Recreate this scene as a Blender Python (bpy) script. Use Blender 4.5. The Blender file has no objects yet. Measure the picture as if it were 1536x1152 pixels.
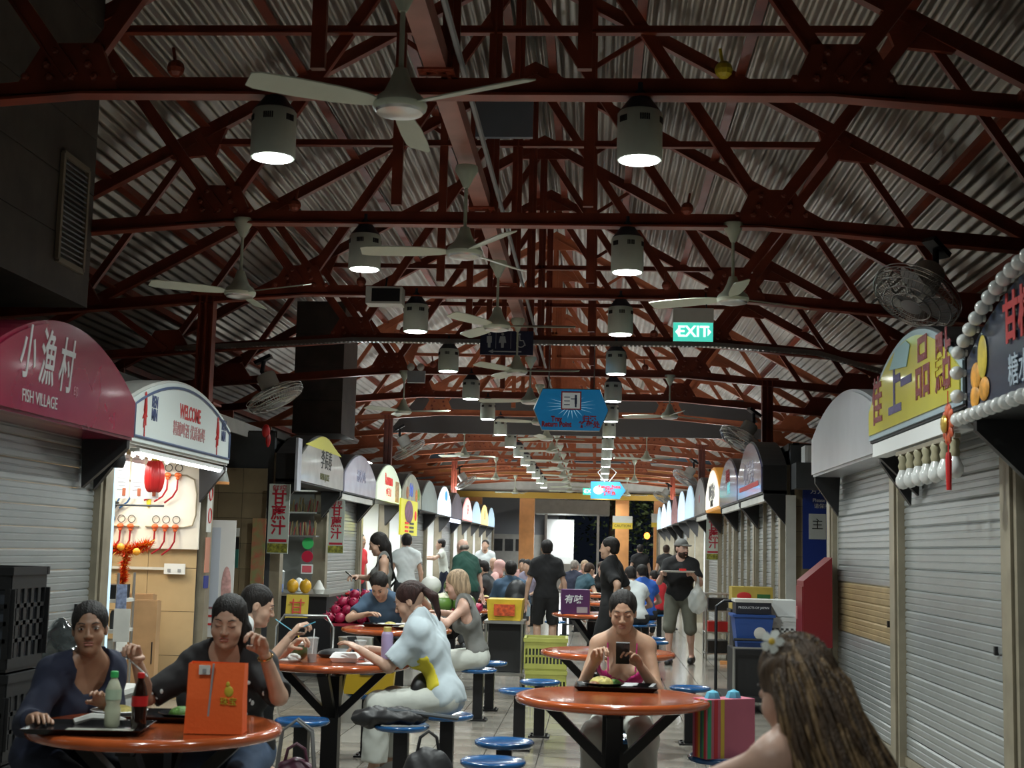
import bpy, math, random
import numpy as np
from mathutils import Matrix, Vector
PI=math.pi
C=bpy.context.scene.collection
rnd=random.Random(7)
# ------------------------------------------------------------ camera, world, exposure
def make_camera():
    F,VX,VY,RL=2088.,894.7,827.8,.0166
    yc=np.array([VX-768,-(VY-576),F]);yc/=np.linalg.norm(yc)
    u=np.array([math.sin(RL),math.cos(RL),0]);zc=u-yc*(u@yc);zc/=np.linalg.norm(zc)
    xc=np.cross(yc,zc)
    if xc[0]<0: xc=-xc
    # rows: world axes in (right,up,fwd); columns of R: camera axes in world
    R=np.array([xc,yc,zc])
    m=Matrix(((R[0][0],R[0][1],-R[0][2],0),(R[1][0],R[1][1],-R[1][2],0),(R[2][0],R[2][1],-R[2][2],1.5),(0,0,0,1)))
    cd=bpy.data.cameras.new('camera');cd.sensor_width=36;cd.lens=F/1536*36;cd.clip_end=300
    cd.dof.use_dof=True;cd.dof.focus_distance=15;cd.dof.aperture_fstop=5.6
    co=bpy.data.objects.new('camera',cd);C.objects.link(co);co.matrix_world=m
    bpy.context.scene.camera=co
make_camera()
S=bpy.context.scene
S.view_settings.view_transform='Standard';S.view_settings.look='None';S.view_settings.gamma=1
S.view_settings.use_curve_mapping=False
S.view_settings.exposure=EXPOSURE=-.1
W=bpy.data.worlds.new('night');S.world=W;W.use_nodes=True
W.node_tree.nodes['Background'].inputs[0].default_value=(.012,.016,.026,1)
W.node_tree.nodes['Background'].inputs[1].default_value=.35
LAMP_W=60.; STALL_W=62.
def area(name,loc,size,power,col=(1,1,1),rot=(0,0,0),sy=None,spread=None,parent=None):
    l=bpy.data.lights.new(name,'AREA');l.energy=power;l.color=col
    if sy: l.shape='RECTANGLE';l.size=size;l.size_y=sy
    else: l.shape='DISK';l.size=size
    if spread: l.spread=spread
    o=bpy.data.objects.new(name,l);C.objects.link(o);o.location=loc;o.rotation_euler=rot
    if parent: o.parent=parent
    return o
# ------------------------------------------------------------ materials
MATS={}
def mat(name,col=(.5,.5,.5),rough=.5,metal=0,noise=0,scale=8,bump=0,emit=0,ecol=None,spec=None,alpha=1,trans=0,stretch=None,col2=None,bscale=None,coat=0):
    if name in MATS: return MATS[name]
    m=bpy.data.materials.new(name);m.use_nodes=True;nt=m.node_tree;b=nt.nodes['Principled BSDF']
    b.inputs['Base Color'].default_value=(*col,1);b.inputs['Roughness'].default_value=rough;b.inputs['Metallic'].default_value=metal
    if spec is not None: b.inputs['Specular IOR Level'].default_value=spec
    if coat: b.inputs['Coat Weight'].default_value=coat;b.inputs['Coat Roughness'].default_value=.08
    if alpha<1: b.inputs['Alpha'].default_value=alpha
    if trans: b.inputs['Transmission Weight'].default_value=trans
    if emit:
        b.inputs['Emission Color'].default_value=(*(ecol or col),1);b.inputs['Emission Strength'].default_value=emit
    if noise or bump or col2:
        tc=nt.nodes.new('ShaderNodeTexCoord');mp=nt.nodes.new('ShaderNodeMapping');nz=nt.nodes.new('ShaderNodeTexNoise')
        nt.links.new(tc.outputs['Object'],mp.inputs[0]);nt.links.new(mp.outputs[0],nz.inputs['Vector'])
        if stretch: mp.inputs['Scale'].default_value=stretch
        nz.inputs['Scale'].default_value=scale;nz.inputs['Detail'].default_value=5
        if noise or col2:
            r=nt.nodes.new('ShaderNodeValToRGB');a=col2 or tuple(c*(1-noise) for c in col)
            r.color_ramp.elements[0].position=.32;r.color_ramp.elements[1].position=.68
            r.color_ramp.elements[0].color=(*a,1);r.color_ramp.elements[1].color=(*(col if col2 else tuple(min(1,c*(1+noise*.5)) for c in col)),1)
            nt.links.new(nz.outputs['Fac'],r.inputs[0]);nt.links.new(r.outputs[0],b.inputs['Base Color'])
            if emit and not ecol: nt.links.new(r.outputs[0],b.inputs['Emission Color'])
        if bump:
            n2=nz
            if bscale:
                n2=nt.nodes.new('ShaderNodeTexNoise');n2.inputs['Scale'].default_value=bscale;nt.links.new(mp.outputs[0],n2.inputs['Vector'])
            bp=nt.nodes.new('ShaderNodeBump');bp.inputs['Strength'].default_value=bump;bp.inputs['Distance'].default_value=.01
            nt.links.new(n2.outputs['Fac'],bp.inputs['Height']);nt.links.new(bp.outputs[0],b.inputs['Normal'])
    MATS[name]=m;return m
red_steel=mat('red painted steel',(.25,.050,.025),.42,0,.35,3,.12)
pink_lit_steel=mat('red steel coloured pinkish as lit',(.34,.13,.10),.4,0,.25,4,.1)  # red steel made pinkish: the light on the middle beam is in the colour
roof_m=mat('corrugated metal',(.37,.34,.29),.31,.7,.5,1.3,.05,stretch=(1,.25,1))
far_lit_steel=mat('red steel coloured as brightly lit',(.42,.12,.05),.42,0,.25,3)  # brighter copy of the red steel; strong far light put into the colour
roof_w=mat('pale roof underside',(.62,.60,.56),.45,.2,.15,2)  # white ceiling of the far section, its bright light put into the colour too
dark_roof=mat('dark roof underside',(.05,.045,.04),.6)
lampbody=mat('lamp housing',(.60,.66,.58),.45,.1,.08,6)
lampcap=mat('lamp cap',(.03,.035,.05),.5)
glow=mat('lamp glow',(1,1,1),emit=28,ecol=(.93,1,1))
black=mat('black plastic',(.012,.012,.013),.45)
blackgl=mat('black gloss',(.008,.008,.009),.2)
blacksteel=mat('black steel',(.015,.015,.017),.38,.3)
cream=mat('cream fan enamel',(.55,.60,.48),.3,0,.05)
beige=mat('beige metal frame',(.34,.30,.22),.4,.35,.2,5)
slat_m=mat('galvanised slat',(.40,.42,.42),.30,.55,.12,2.0,.015,stretch=(1,1,2))
slat_t=mat('tan slat',(.40,.30,.16),.35,.35,.2,4)
steel=mat('stainless steel',(.55,.55,.53),.28,.9,.1,4)
grey=mat('grey paint',(.28,.29,.30),.5,0,.15,3)
dkgrey=mat('dark grey',(.06,.065,.07),.5,0,.2,4)
white=mat('white plastic',(.75,.77,.76),.4)
offwhite=mat('off white',(.6,.6,.56),.5,0,.1,5)
orange_top=mat('orange table top',(.42,.085,.022),.16,0,.25,5,.03,coat=.5)
blue_seat=mat('blue stool seat',(.012,.085,.24),.18,0,.25,7,coat=.5)
tile_m=mat('floor tile',(.30,.275,.235),.17,0,.28,1.6,.02,coat=.15)
tile_w=mat('floor tile worn',(.24,.215,.18),.24,0,.35,2.2,.03)
grout=mat('grout',(.07,.06,.05),.8)
wall_tile=mat('tan wall tile',(.42,.30,.16),.3,0,.18,3)
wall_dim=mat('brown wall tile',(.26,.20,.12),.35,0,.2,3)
ply=mat('pale board',(.78,.74,.66),.5,0,.06,5)
card=mat('cardboard',(.42,.25,.12),.8,0,.15,6)
redp=mat('red plastic',(.55,.02,.02),.35)
redtxt=mat('red lettering',(.50,.02,.02),.5)
bluetxt=mat('blue lettering',(.04,.06,.16),.5)
yellow=mat('yellow plastic',(.72,.55,.04),.4,0,.1,5)
green=mat('green plastic',(.05,.45,.12),.35)
darkbrick=mat('dark duct panel',(.075,.065,.055),.6,0,.3,4,.2)
orange_paint=mat('orange painted beam',(.72,.32,.11),.45,0,.15,3)
# ------------------------------------------------------------ mesh building
def wmat(o):
    m=o.matrix_basis.copy()
    while o.parent: o=o.parent;m=o.matrix_basis@m
    return m
class MB:
    def __init__(s): s.v=[];s.f=[]
    def add(s,vs,fs):
        n=len(s.v);s.v+=[tuple(p) for p in vs];s.f+=[tuple(i+n for i in f) for f in fs];return s
    def box(s,c,d,M=None):
        x,y,z=d[0]/2,d[1]/2,d[2]/2
        vs=[Vector((a*x,b*y,e*z)) for e in(-1,1) for b in(-1,1) for a in(-1,1)]
        if M is not None: vs=[M@v for v in vs]
        vs=[v+Vector(c) for v in vs]
        return s.add(vs,[(0,2,3,1),(4,5,7,6),(0,1,5,4),(2,6,7,3),(0,4,6,2),(1,3,7,5)])
    def bar(s,p,q,w,h,up=(0,0,1)):
        p,q=Vector(p),Vector(q);d=q-p;L=d.length;d.normalize();up=Vector(up)
        if abs(d.dot(up))>.98: up=Vector((1,0,0))
        r=d.cross(up).normalized();u=r.cross(d)
        M=Matrix((r,d,u)).transposed()
        return s.box((p+q)/2,(w,L,h),M)
    def tube(s,pts,r,n=8,cap=True,closed=False):
        pts=[Vector(p) for p in pts];N=len(pts);rs=r if isinstance(r,(list,tuple)) else [r]*N
        base=len(s.v);prev=None
        for i,p in enumerate(pts):
            if closed: d=pts[(i+1)%N]-pts[i-1]
            else: d=pts[min(i+1,N-1)]-pts[max(i-1,0)]
            d.normalize()
            if prev is None:
                a=Vector((0,0,1)) if abs(d.z)<.9 else Vector((1,0,0));u=d.cross(a).normalized()
            else: u=(prev-d*prev.dot(d)).normalized()
            prev=u;w=d.cross(u)
            s.v+=[tuple(p+(u*math.cos(t)+w*math.sin(t))*rs[i]) for t in [2*PI*k/n for k in range(n)]]
        for i in range(N if closed else N-1):
            a=base+i*n;b=base+((i+1)%N)*n
            s.f+=[(a+k,a+(k+1)%n,b+(k+1)%n,b+k) for k in range(n)]
        if cap and not closed:
            s.f+=[tuple(base+k for k in range(n))[::-1],tuple(base+(N-1)*n+k for k in range(n))]
        return s
    def lathe(s,prof,n=20,c=(0,0,0),M=None,cap=True):
        base=len(s.v);c=Vector(c)
        for r,z in prof:
            for k in range(n):
                v=Vector((r*math.cos(2*PI*k/n),r*math.sin(2*PI*k/n),z))
                if M is not None: v=M@v
                s.v.append(tuple(v+c))
        for i in range(len(prof)-1):
            a=base+i*n;b=a+n
            s.f+=[(a+k,a+(k+1)%n,b+(k+1)%n,b+k) for k in range(n)]
        if cap:
            if prof[0][0]>1e-4: s.f.append(tuple(base+k for k in range(n))[::-1])
            if prof[-1][0]>1e-4: s.f.append(tuple(base+(len(prof)-1)*n+k for k in range(n)))
        return s
    def ball(s,c,r,n=12,m=8,M=None):
        r=r if isinstance(r,(tuple,list)) else (r,r,r)
        D=Matrix.Diagonal((r[0],r[1],r[2]))
        T=(M@D) if M is not None else D
        return s.lathe([(max(1e-5,math.sin(PI*i/m)),-math.cos(PI*i/m)) for i in range(m+1)],n,c,T,cap=False)
    def prism(s,poly,y0,y1,M=None,off=(0,0,0)):
        # poly in x,z ; extruded along y
        n=len(poly);vs=[Vector((x,y,z)) for y in(y0,y1) for x,z in poly]
        if M is not None: vs=[M@v for v in vs]
        vs=[v+Vector(off) for v in vs]
        fs=[tuple(range(n)),tuple(range(2*n-1,n-1,-1))]+[(i,i+n,(i+1)%n+n,(i+1)%n) for i in range(n)]
        return s.add(vs,fs)
    def mesh(s,name,m,smooth=False):
        me=bpy.data.meshes.new(name);me.from_pydata(s.v,[],s.f)
        if m: me.materials.append(m)
        if smooth is not False:
            me.polygons.foreach_set('use_smooth',[True]*len(me.polygons))
            if smooth is True or smooth<3: 
                try: me.set_sharp_from_angle(angle=smooth if smooth is not True else .7)
                except Exception: pass
        me.update();return me
    def build(s,name,m,parent=None,smooth=False,world=False):
        if world and parent:
            I=wmat(parent).inverted();s.v=[tuple(I@Vector(v)) for v in s.v]
        o=bpy.data.objects.new(name,s.mesh(name,m,smooth));C.objects.link(o)
        if parent: o.parent=parent
        return o
def thing(name,label,cat,loc=(0,0,0),rz=0,group=None,kind=None):
    o=bpy.data.objects.new(name,None);C.objects.link(o);o.empty_display_size=.1
    o.location=loc;o.rotation_euler=(0,0,rz);tag(o,label,cat,group,kind);return o
def tag(o,label,cat,group=None,kind=None):
    if label:o['label']=label
    if cat:o['category']=cat
    if group:o['group']=group
    if kind:o['kind']=kind
    return o
def kids(o):
    return [c for c in C.objects if c.parent==o] 
def copy_tree(o,parent=None,ch=None):
    c=o.copy();C.objects.link(c);c.parent=parent
    for k in list(o.children): copy_tree(k,c)
    return c
def dup(o,loc,rz=None,label=None,group=None):
    c=copy_tree(o);c.location=loc
    if rz is not None:c.rotation_euler=(0,0,rz)
    if label:c['label']=label
    if group:c['group']=group
    return c
def inst(o,parent,loc=(0,0,0),rot=(0,0,0),name=None,scale=None):
    c=o.copy();C.objects.link(c);c.parent=parent;c.location=loc;c.rotation_euler=rot
    if scale:c.scale=scale
    if name:c.name=name
    return c
def solo(mb,name,label,cat,m,loc=(0,0,0),rz=0,group=None,smooth=False,kind=None):
    o=mb.build(name,m,None,smooth);o.location=loc;o.rotation_euler=(0,0,rz);return tag(o,label,cat,group,kind)
def text(body,size,loc,m,parent,rot=(PI/2,0,0),name='lettering',sx=1,align='CENTER',ext=.002,space=1,shear=0,bold=0,lines=1.0):
    c=bpy.data.curves.new('t','FONT');c.body=body;c.size=size;c.align_x=align;c.align_y='CENTER';c.extrude=ext
    c.space_character=space;c.shear=shear;c.offset=bold;c.resolution_u=3;c.space_line=lines
    t=bpy.data.objects.new('t',c);C.objects.link(t);bpy.context.view_layer.update()
    me=bpy.data.meshes.new_from_object(t.evaluated_get(bpy.context.evaluated_depsgraph_get()))
    bpy.data.objects.remove(t);bpy.data.curves.remove(c)
    me.materials.clear();me.materials.append(m)
    o=bpy.data.objects.new(name,me);C.objects.link(o);o.parent=parent;o.location=loc;o.rotation_euler=rot;o.scale=(sx,1,1)
    return o
XL,XR,XC=-3.83,2.25,-.86
# ------------------------------------------------------------ floor
def build_floor():
    fl=MB().box((-1.,25,-.03),(16,60,.05)).build('floor',grout);fl['kind']='structure'
    t=.4;tiles=[]
    for j in range(0,126):
        for i in range(-22,16):
            x=(i+.5)*t;y=(j+.5)*t
            if x<-8.6 or x>6 or y<.4: continue
            tiles.append((x,y))
    def vis(x,y):
        if y<9.0: return False
        px=894.7+x*2088/y-8; 
        return -10<px<1540 and -3.83<x<2.35
    tiles.sort(key=lambda p:(not vis(*p),p[1]))
    proto=MB().box((0,0,0),(t-.008,t-.008,.012)).mesh('tile',tile_m)
    proto2=proto.copy();proto2.materials[0]=tile_w
    for k,(x,y) in enumerate(tiles[:300]):
        o=bpy.data.objects.new('tile',proto2 if rnd.random()<.3 else proto);C.objects.link(o);o.parent=fl;o.location=(x,y,rnd.uniform(-.0008,.0008))
    m=MB()
    for x,y in tiles[300:]: m.box((x,y,0),(t-.008,t-.008,.012))
    o=m.build('floor_tiles',tile_m,fl);o['kind']='stuff'
build_floor()
# ------------------------------------------------------------ roof: sheets, purlins, trusses
TY=[7.49+3.1*k for k in range(15)]
HAP,SL=7.50,.555
def roof():
    ce=thing('ceiling',None,None,(XC,0,HAP));ce['kind']='structure'
    for s in(1,-1):
        for i in range(9):
            w=.84;d0=i*.82;n=8;pitch=w/n;m=MB();seg=6;pr=[]
            for k in range(n*seg+1):
                d=d0+k*w/(n*seg);z=.20-SL*d+.024*math.cos(2*PI*k/seg)-.006*(i%2)
                pr.append((s*d,z))
            L=6.25
            m.v=[(x,y,z) for y in(0,L) for x,z in pr];N=len(pr)
            m.f=[(a,a+1,a+1+N,a+N) if s<0 else (a,a+N,a+1+N,a+1) for a in range(N-1)]
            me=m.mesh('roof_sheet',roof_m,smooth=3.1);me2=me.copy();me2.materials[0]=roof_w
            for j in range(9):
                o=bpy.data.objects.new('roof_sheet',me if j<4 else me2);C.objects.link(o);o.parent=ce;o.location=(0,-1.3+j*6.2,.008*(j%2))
        for d in(.25,1.25,2.25,3.25,4.25,5.25,6.3):
            z=.10-SL*d
            m=MB();m.box((s*d,24.5,z),(.05,54,.11)).box((s*(d-.03),24.5,z-.05),(.09,54,.012))
            m.build('purlin',red_steel,ce)
    m=MB();m.bar((0,-2,.24),(0,52,.24),.4,.05);m.build('ridge_cap',dark_roof,ce)
    return ce
CE=roof()
def member(m,p,q,w,fl=.0,y=0,t=.03):
    # p,q in (d,z) ; web plate plus a flange at the lower edge
    P=Vector((p[0],y,p[1]));Q=Vector((q[0],y,q[1]));m.bar(P,Q,t,w)
    if fl:
        d=(Q-P).normalized();u=Vector((0,1,0)).cross(d)
        if u.z>0:u=-u
        m.bar(P+u*w*.5,Q+u*w*.5,fl,.014)
def truss_proto():
    t=thing('roof_truss','x','truss',(XC,0,0))
    zb=lambda d:4.055 if d<2.1 else 4.055-.085*(d-2.1)
    zt=lambda d:HAP-.02-SL*d
    m=MB();E=7.0
    for s in(-1,1):
        member(m,(0,4.055),(s*2.1,4.055),.105,.115);member(m,(s*2.1,4.055),(s*E,zb(E)),.105,.115)
    m.build('bottom_chord',red_steel,t)
    for s in(-1,1):
        m=MB();member(m,(0,HAP-.02),(s*E,zt(E)),.13,.10,y=0);m.build('rafter',red_steel,t)
        def mem(a,b,w,y,f=.06):
            q=MB();member(q,(s*a[0],a[1]),(s*b[0],b[1]),w,f,y);q.build('diagonal',red_steel,t)
        G=(2.15,zb(2.15)+.05);A=(.06,HAP-.2);T1=(3.3,zt(3.3));B1=(4.5,zb(4.5));T2=(5.4,zt(5.4));T0=(1.3,zt(1.3))
        mem(G,A,.09,.035);mem(G,T1,.085,-.035);mem(T1,B1,.07,.035);mem(B1,T2,.07,-.035)
        mem(T0,(1.3-.55,4.1+2.3),.05,.05,.0)
        mem((2.15,zb(2.15)),(1.38,5.45),.001,.0,0) if 0 else None
        def plate(name,pts,y0=-.03,y1=.03):
            q=MB().prism([(s*x,z) for x,z in pts] if s>0 else [(s*x,z) for x,z in pts][::-1],y0,y1);o=q.build(name,red_steel,t);return o
        p=plate('gusset_plate',[(1.88,4.03),(2.5,4.0),(2.33,4.30),(2.0,4.30)])
        bm=MB()
        for bx,bz in((1.9,4.1),(2.02,4.1),(2.15,4.1),(2.28,4.1),(2.42,4.1),(2.08,4.25),(2.25,4.25),(2.06,4.17),(2.3,4.17)): 
            bm.lathe([(.022,0),(.022,.02),(.012,.028)],6,(s*bx,-.03,bz),Matrix.Rotation(PI/2,3,'X'))
        b=bm.build('bolts',red_steel,p);b['kind']='stuff'
        plate('gusset_plate',[(2.95,zt(2.95)+.02),(3.65,zt(3.65)+.02),(3.55,zt(3.5)-.14),(3.1,zt(3.3)-.20)])
        plate('gusset_plate',[(4.2,zb(4.2)),(4.8,zb(4.8)),(4.65,zb(4.6)+.25),(4.35,zb(4.4)+.25)])
        plate('heel_plate',[(6.1,zb(6.1)),(E,zb(E)-.05),(E,zt(E)+.1),(6.1,zt(6.1))])
    m=MB();member(m,(-3.3,zt(3.3)-.06),(3.3,zt(3.3)-.06),.06,.07,.0);m.build('collar_tie',red_steel,t)
    m=MB();member(m,(0,4.1),(0,HAP-.1),.10,0);m.bar((0,.0,4.1),(0,.0,HAP-.1),.10,.02);m.build('king_post',red_steel,t)
    for s in(-1,1):
        m=MB();m.bar((s*.75,0,4.16),(s*.75,0,zt(.75)),.05,.08);m.build('post',red_steel,t)
    m=MB().prism([(-.45,HAP-.30),(.45,HAP-.30),(.3,HAP-.1),(0,HAP+.06),(-.3,HAP-.1)],-.03,.03);m.build('apex_plate',red_steel,t)
    return t
FARM={}
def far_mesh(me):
    m=me.copy();m.materials[0]=far_lit_steel;FARM[me.name]=m;return m
TR=truss_proto()
ordn=['nearest','second','third','fourth','fifth','sixth','seventh','eighth','ninth','tenth','eleventh','twelfth','thirteenth','fourteenth','fifteenth']
for k,y in enumerate(TY):
    o=TR if k==0 else copy_tree(TR)
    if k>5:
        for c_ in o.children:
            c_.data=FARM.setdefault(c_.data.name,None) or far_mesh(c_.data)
    o.location=(XC,y,0);o['group']='roof trusses'
    o['label']=(f'{ordn[k]} red steel roof truss from the camera, spanning the whole hall under the roof')
# columns carrying the trusses
for x,ys,sd in((2.19,(7.49,19.89,32.29,44.69),'right'),(-3.92,(13.69,26.09,38.49),'left')):
    for i,y in enumerate(ys):
        m=MB();m.box((0,0,.57),(.02,.14,1.14));m.box((-.07,0,.57),(.014,.14,1.14));m.box((.07,0,.57),(.014,.14,1.14));m.box((0,0,.57),(.14,.02,1.14))
        m.box((0,0,.01),(.3,.3,.02))
        r=thing('steel_column',f'{["nearest","second","third","fourth"][i]} red steel column along the {sd} row of stalls','column',(x+(.2 if x>0 else -.05),y,2.865),0,'steel columns')
        m.build('shaft',red_steel,r);MB().box((0,0,1.13),(.3,.2,.03)).build('cap_plate',red_steel,r)
m=MB();m.box((0,0,0),(.12,47,.12))
o=m.build('ridge_beam',pink_lit_steel);o.location=(-.93,27.6,4.185);tag(o,'long pinkish red box beam running down the middle of the hall at truss level','beam')
for k,y in enumerate(TY):
    q=MB()
    for a in range(6):
        q.lathe([(.028,0),(.028,.015)],8,(.06*math.cos(a*PI/3),.02*math.sin(a*PI/3)-.08,-.075))
    q.box((0,-.08,-.066),(.2,.12,.012));b=q.build('splice_plate',red_steel,o);b.location=(0,y-27.6,0)
# thin conduits
for nm,x,z,r_,lb in(('conduit',-.80,4.2,.018,'thin grey conduit running beside the pinkish middle beam'),):
    q=MB().tube([(0,-23,0),(0,23,0)],r_,6);solo(q,nm,lb,'pipe',grey,(x,28,z),smooth=True)
# cable tray along truss four
q=MB()
y=TY[3]-.12
pts=[(-5.2,3.86),(-3.0,4.0),(1.4,4.0),(2.6,3.92),(3.4,3.7),(4.1,3.3)]
for a,b in zip(pts,pts[1:]):
    q.bar((a[0],y-.05,a[1]),(b[0],y-.05,b[1]),.012,.05);q.bar((a[0],y+.05,a[1]),(b[0],y+.05,b[1]),.012,.05)
    L=math.dist(a,b);n=int(L/.05)
    for i in range(n):
        f=i/n;q.box((a[0]+(b[0]-a[0])*f,y,a[1]+(b[1]-a[1])*f-.02),(.022,.1,.008))
solo(q,'cable_tray','perforated metal cable tray running across the hall along the fourth truss','cable tray',steel)
# grey panel between trusses and end gable
q=MB();q.prism([(-4.2,3.78),(3.35,3.78),(2.85,4.55),(-3.6,4.55)],0,.06);solo(q,'smoke_curtain','flat dark grey panel hanging across the hall among the far trusses','panel',mat('panel grey',(.12,.12,.125),.5),(0,27.6,0))
# side walls behind the stalls
for nm,x in(('wall_left',-7.9),('wall_right',6.25)):
    MB().box((x,25,1.85),(.15,56,3.7)).build(nm,dkgrey)['kind']='structure'
MB().box((-.8,-4,4),(16,.15,8)).build('wall_back',dkgrey)['kind']='structure'
# ------------------------------------------------------------ lamps
def lamp_proto():
    r=thing('high_bay_lamp','x','lamp',(0,0,0))
    MB().lathe([(.122,0),(.126,.01),(.124,.26),(.112,.275)],28).build('housing',lampbody,r,True)
    MB().lathe([(.118,.272),(.02,.40),(.02,.44)],24).build('cap',lampcap,r,True)
    sl=MB()
    for a in range(6):
        for b in(-.022,-.011,0,.011,.022):
            t=a*PI/3+.52+b*8.5*1.0
            sl.box((.1245*math.cos(t),.1245*math.sin(t),.215),(.006,.008,.035),Matrix.Rotation(t,3,'Z'))
    o=sl.build('vent_slots',black,r);o['kind']='stuff'
    MB().tube([(0,0,.42),(0,0,.455)],.008,6).build('hook',blacksteel,r)
    MB().lathe([(.001,-.004),(.108,-.004),(.108,-.002),(.001,-.002)],24,cap=False).build('diffuser',glow,r)
    return r
LP=lamp_proto();first=True
LB=3.645
for k in range(15):
    for side,x in(('left',-1.845),('right',.2)):
        y=TY[k]
        if k==14 and side=='left': continue
        r=LP if first else copy_tree(LP);first=False
        r.location=(x,y,LB);r.rotation_euler=(0,0,rnd.uniform(0,6));r['group']='high bay lamps'
        r['label']=f'pale cylindrical high bay lamp hanging from the {ordn[k]} truss, {side} row'
        area('lamp_light',(x,y,LB-.03),.2,LAMP_W*rnd.uniform(.9,1.1),(.92,1,.97),spread=2.7)
        m=MB().ball((0,0,0),.05,10,6);m.tube([(0,0,0),(.02*(1 if k%2 else -1),0,.12)],.01,5)
        if k<5: solo(m,'junction_knob',f'small round junction box on the {ordn[k]} truss chord above the {side} lamp','junction box',red_steel if k!=0 or side=='left' else yellow,(x+(.45 if side=='right' else -.55),y-.09,4.13))
o=copy_tree(TR);o.location=(XC,4.39,0);o['label']='red steel roof truss overhead, nearer than every truss seen in the frame'
for side,x in(('left',-1.845),('right',.2)):
    r=copy_tree(LP);r.location=(x,4.39,LB);r['label']=f'pale cylindrical high bay lamp overhead above the front tables, {side} row'
    area('lamp_light',(x,4.39,LB-.03),.2,LAMP_W*.4,(.92,1,.97),spread=2.7)
    r=copy_tree(LP);r.location=(x,1.29,LB);r['label']=f'pale cylindrical high bay lamp behind the camera, {side} row'
    area('lamp_light',(x,1.29,LB-.03),.2,LAMP_W*.3,(.92,1,.97),spread=2.7)
o=copy_tree(TR);o.location=(XC,1.29,0);o['label']='red steel roof truss behind the camera'
# ------------------------------------------------------------ ceiling fans
def fan_proto():
    r=thing('ceiling_fan','x','fan')
    MB().lathe([(.005,.56),(.075,.58),(.08,.55),(.05,.50),(.018,.43)],20).build('canopy',cream,r,True)
    MB().tube([(0,0,.12),(0,0,.5)],.012,8).build('downrod',cream,r,True)
    MB().lathe([(.03,.16),(.05,.10),(.075,.05),(.11,.02),(.125,-.01),(.12,-.03),(.10,-.045)],28).build('motor_housing',cream,r,True)
    MB().lathe([(.115,-.032),(.105,-.047),(.06,-.058),(.0001,-.06)],24,cap=False).build('motor_cover',steel,r,True)
    for a in range(3):
        m=MB();t=a*2*PI/3
        sec=[(.12,.03),(.17,.045),(.3,.06),(.5,.065),(.66,.06),(.70,.045)]
        vs=[];
        for z0 in(-.003,.003):
            for x,h in sec:
                for sgn in(-1,1): vs.append((x,sgn*h,-.008+z0+sgn*h*.28))
        n=len(sec)*2;fs=[]
        for i in range(len(sec)-1):
            a0=i*2;fs+=[(a0,a0+2,a0+3,a0+1),(n+a0,n+a0+1,n+a0+3,n+a0+2),(a0,n+a0,n+a0+2,a0+2),(a0+1,a0+3,n+a0+3,n+a0+1)]
        fs+=[(0,1,n+1,n),(n-2,2*n-2,2*n-1,n-1)]
        m.add(vs,fs);b=m.build('blade',cream,r,True);b.rotation_euler=(0,0,t)
    return r
FN=fan_proto();first=True
angs=[PI/2,PI,0,2.0,.9,1.4,.3,.7,1.1,.2,1.7,.6,.4,1.0]
for k in range(14):
    y=6.05+3.1*k
    r=FN if first else copy_tree(FN);first=False
    r.location=(-.92,y,3.49);r.rotation_euler=(0,0,angs[k]);r['group']='ceiling fans';r['label']=f'{ordn[k]} cream ceiling fan from the camera under the pinkish middle beam'
for i,y in enumerate((TY[1],TY[4],TY[7],TY[10],TY[13])):
    for sd,x in(('left',-2.82),('right',1.01)):
        r=copy_tree(FN);r.location=(x,y,3.46);r.rotation_euler=(0,0,[PI/2,1.9,.4,.8,1.2][i]+((PI if i==0 else .9) if x>0 else 0));r['group']='side ceiling fans'
        r['label']=f'{ordn[i]} cream ceiling fan of the {sd} side row, hung from a truss'
# ------------------------------------------------------------ wall fans
def wallfan_proto():
    r=thing('wall_fan','x','fan')
    # local: axis +y is the direction of air flow
    Rx=Matrix.Rotation(-PI/2,3,'X')
    g=MB()
    for rr,yy in((.33,0),(.325,.03),(.29,.065),(.22,.09),(.15,.10),(.33,-.03),(.25,-.07)):
        g.tube([(rr*math.cos(t),yy,rr*math.sin(t)) for t in [2*PI*i/28 for i in range(28)]],.005,4,closed=True)
    for i in range(56):
        t=2*PI*i/56;c,s=math.cos(t),math.sin(t)
        g.tube([(.08*c,.105,.08*s),(.22*c,.09,.22*s),(.30*c,.06,.30*s),(.33*c,0,.33*s),(.25*c,-.07,.25*s),(.08*c,-.09,.08*s)],.0022,3,cap=False)
    o=g.build('guard',steel,r,True)
    g.v=[];g.f=[]
    MB().lathe([(.001,.115),(.06,.112),(.085,.10),(.08,.095)],20,M=Rx).build('badge',grey,r,True)
    MB().lathe([(.095,-.28),(.11,-.26),(.11,-.08),(.09,-.06)],20,M=Rx).build('motor',offwhite,r,True)
    for a in range(3):
        m=MB();sec=[(.05,.05),(.14,.09),(.24,.10),(.30,.07)];vs=[];fs=[]
        for x,h in sec: vs+=[(x,-.02,-h),(x,.03,h)]
        for i in range(3): fs.append((2*i,2*i+2,2*i+3,2*i+1))
        m.add(vs,fs);b=m.build('blade',grey,r,True);b.rotation_euler=(0,a*2*PI/3,0)
    m=MB().tube([(0,-.2,-.0),(0,-.32,-.02),(0,-.42,.05)],.025,8);m.box((0,-.44,.05),(.12,.04,.2));m.build('bracket',blacksteel,r,True)
    return r
WF=wallfan_proto()
def place_wf(o,loc,d,label):
    o.location=loc;o.rotation_mode='QUATERNION';o.rotation_quaternion=Vector(d).to_track_quat('Y','Z');o['label']=label;o['group']='wall fans'
place_wf(WF,(2.32,10.25,3.42),(-.55,-.35,-.95),'large caged fan tilted down above the yellow sign on the right')
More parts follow.
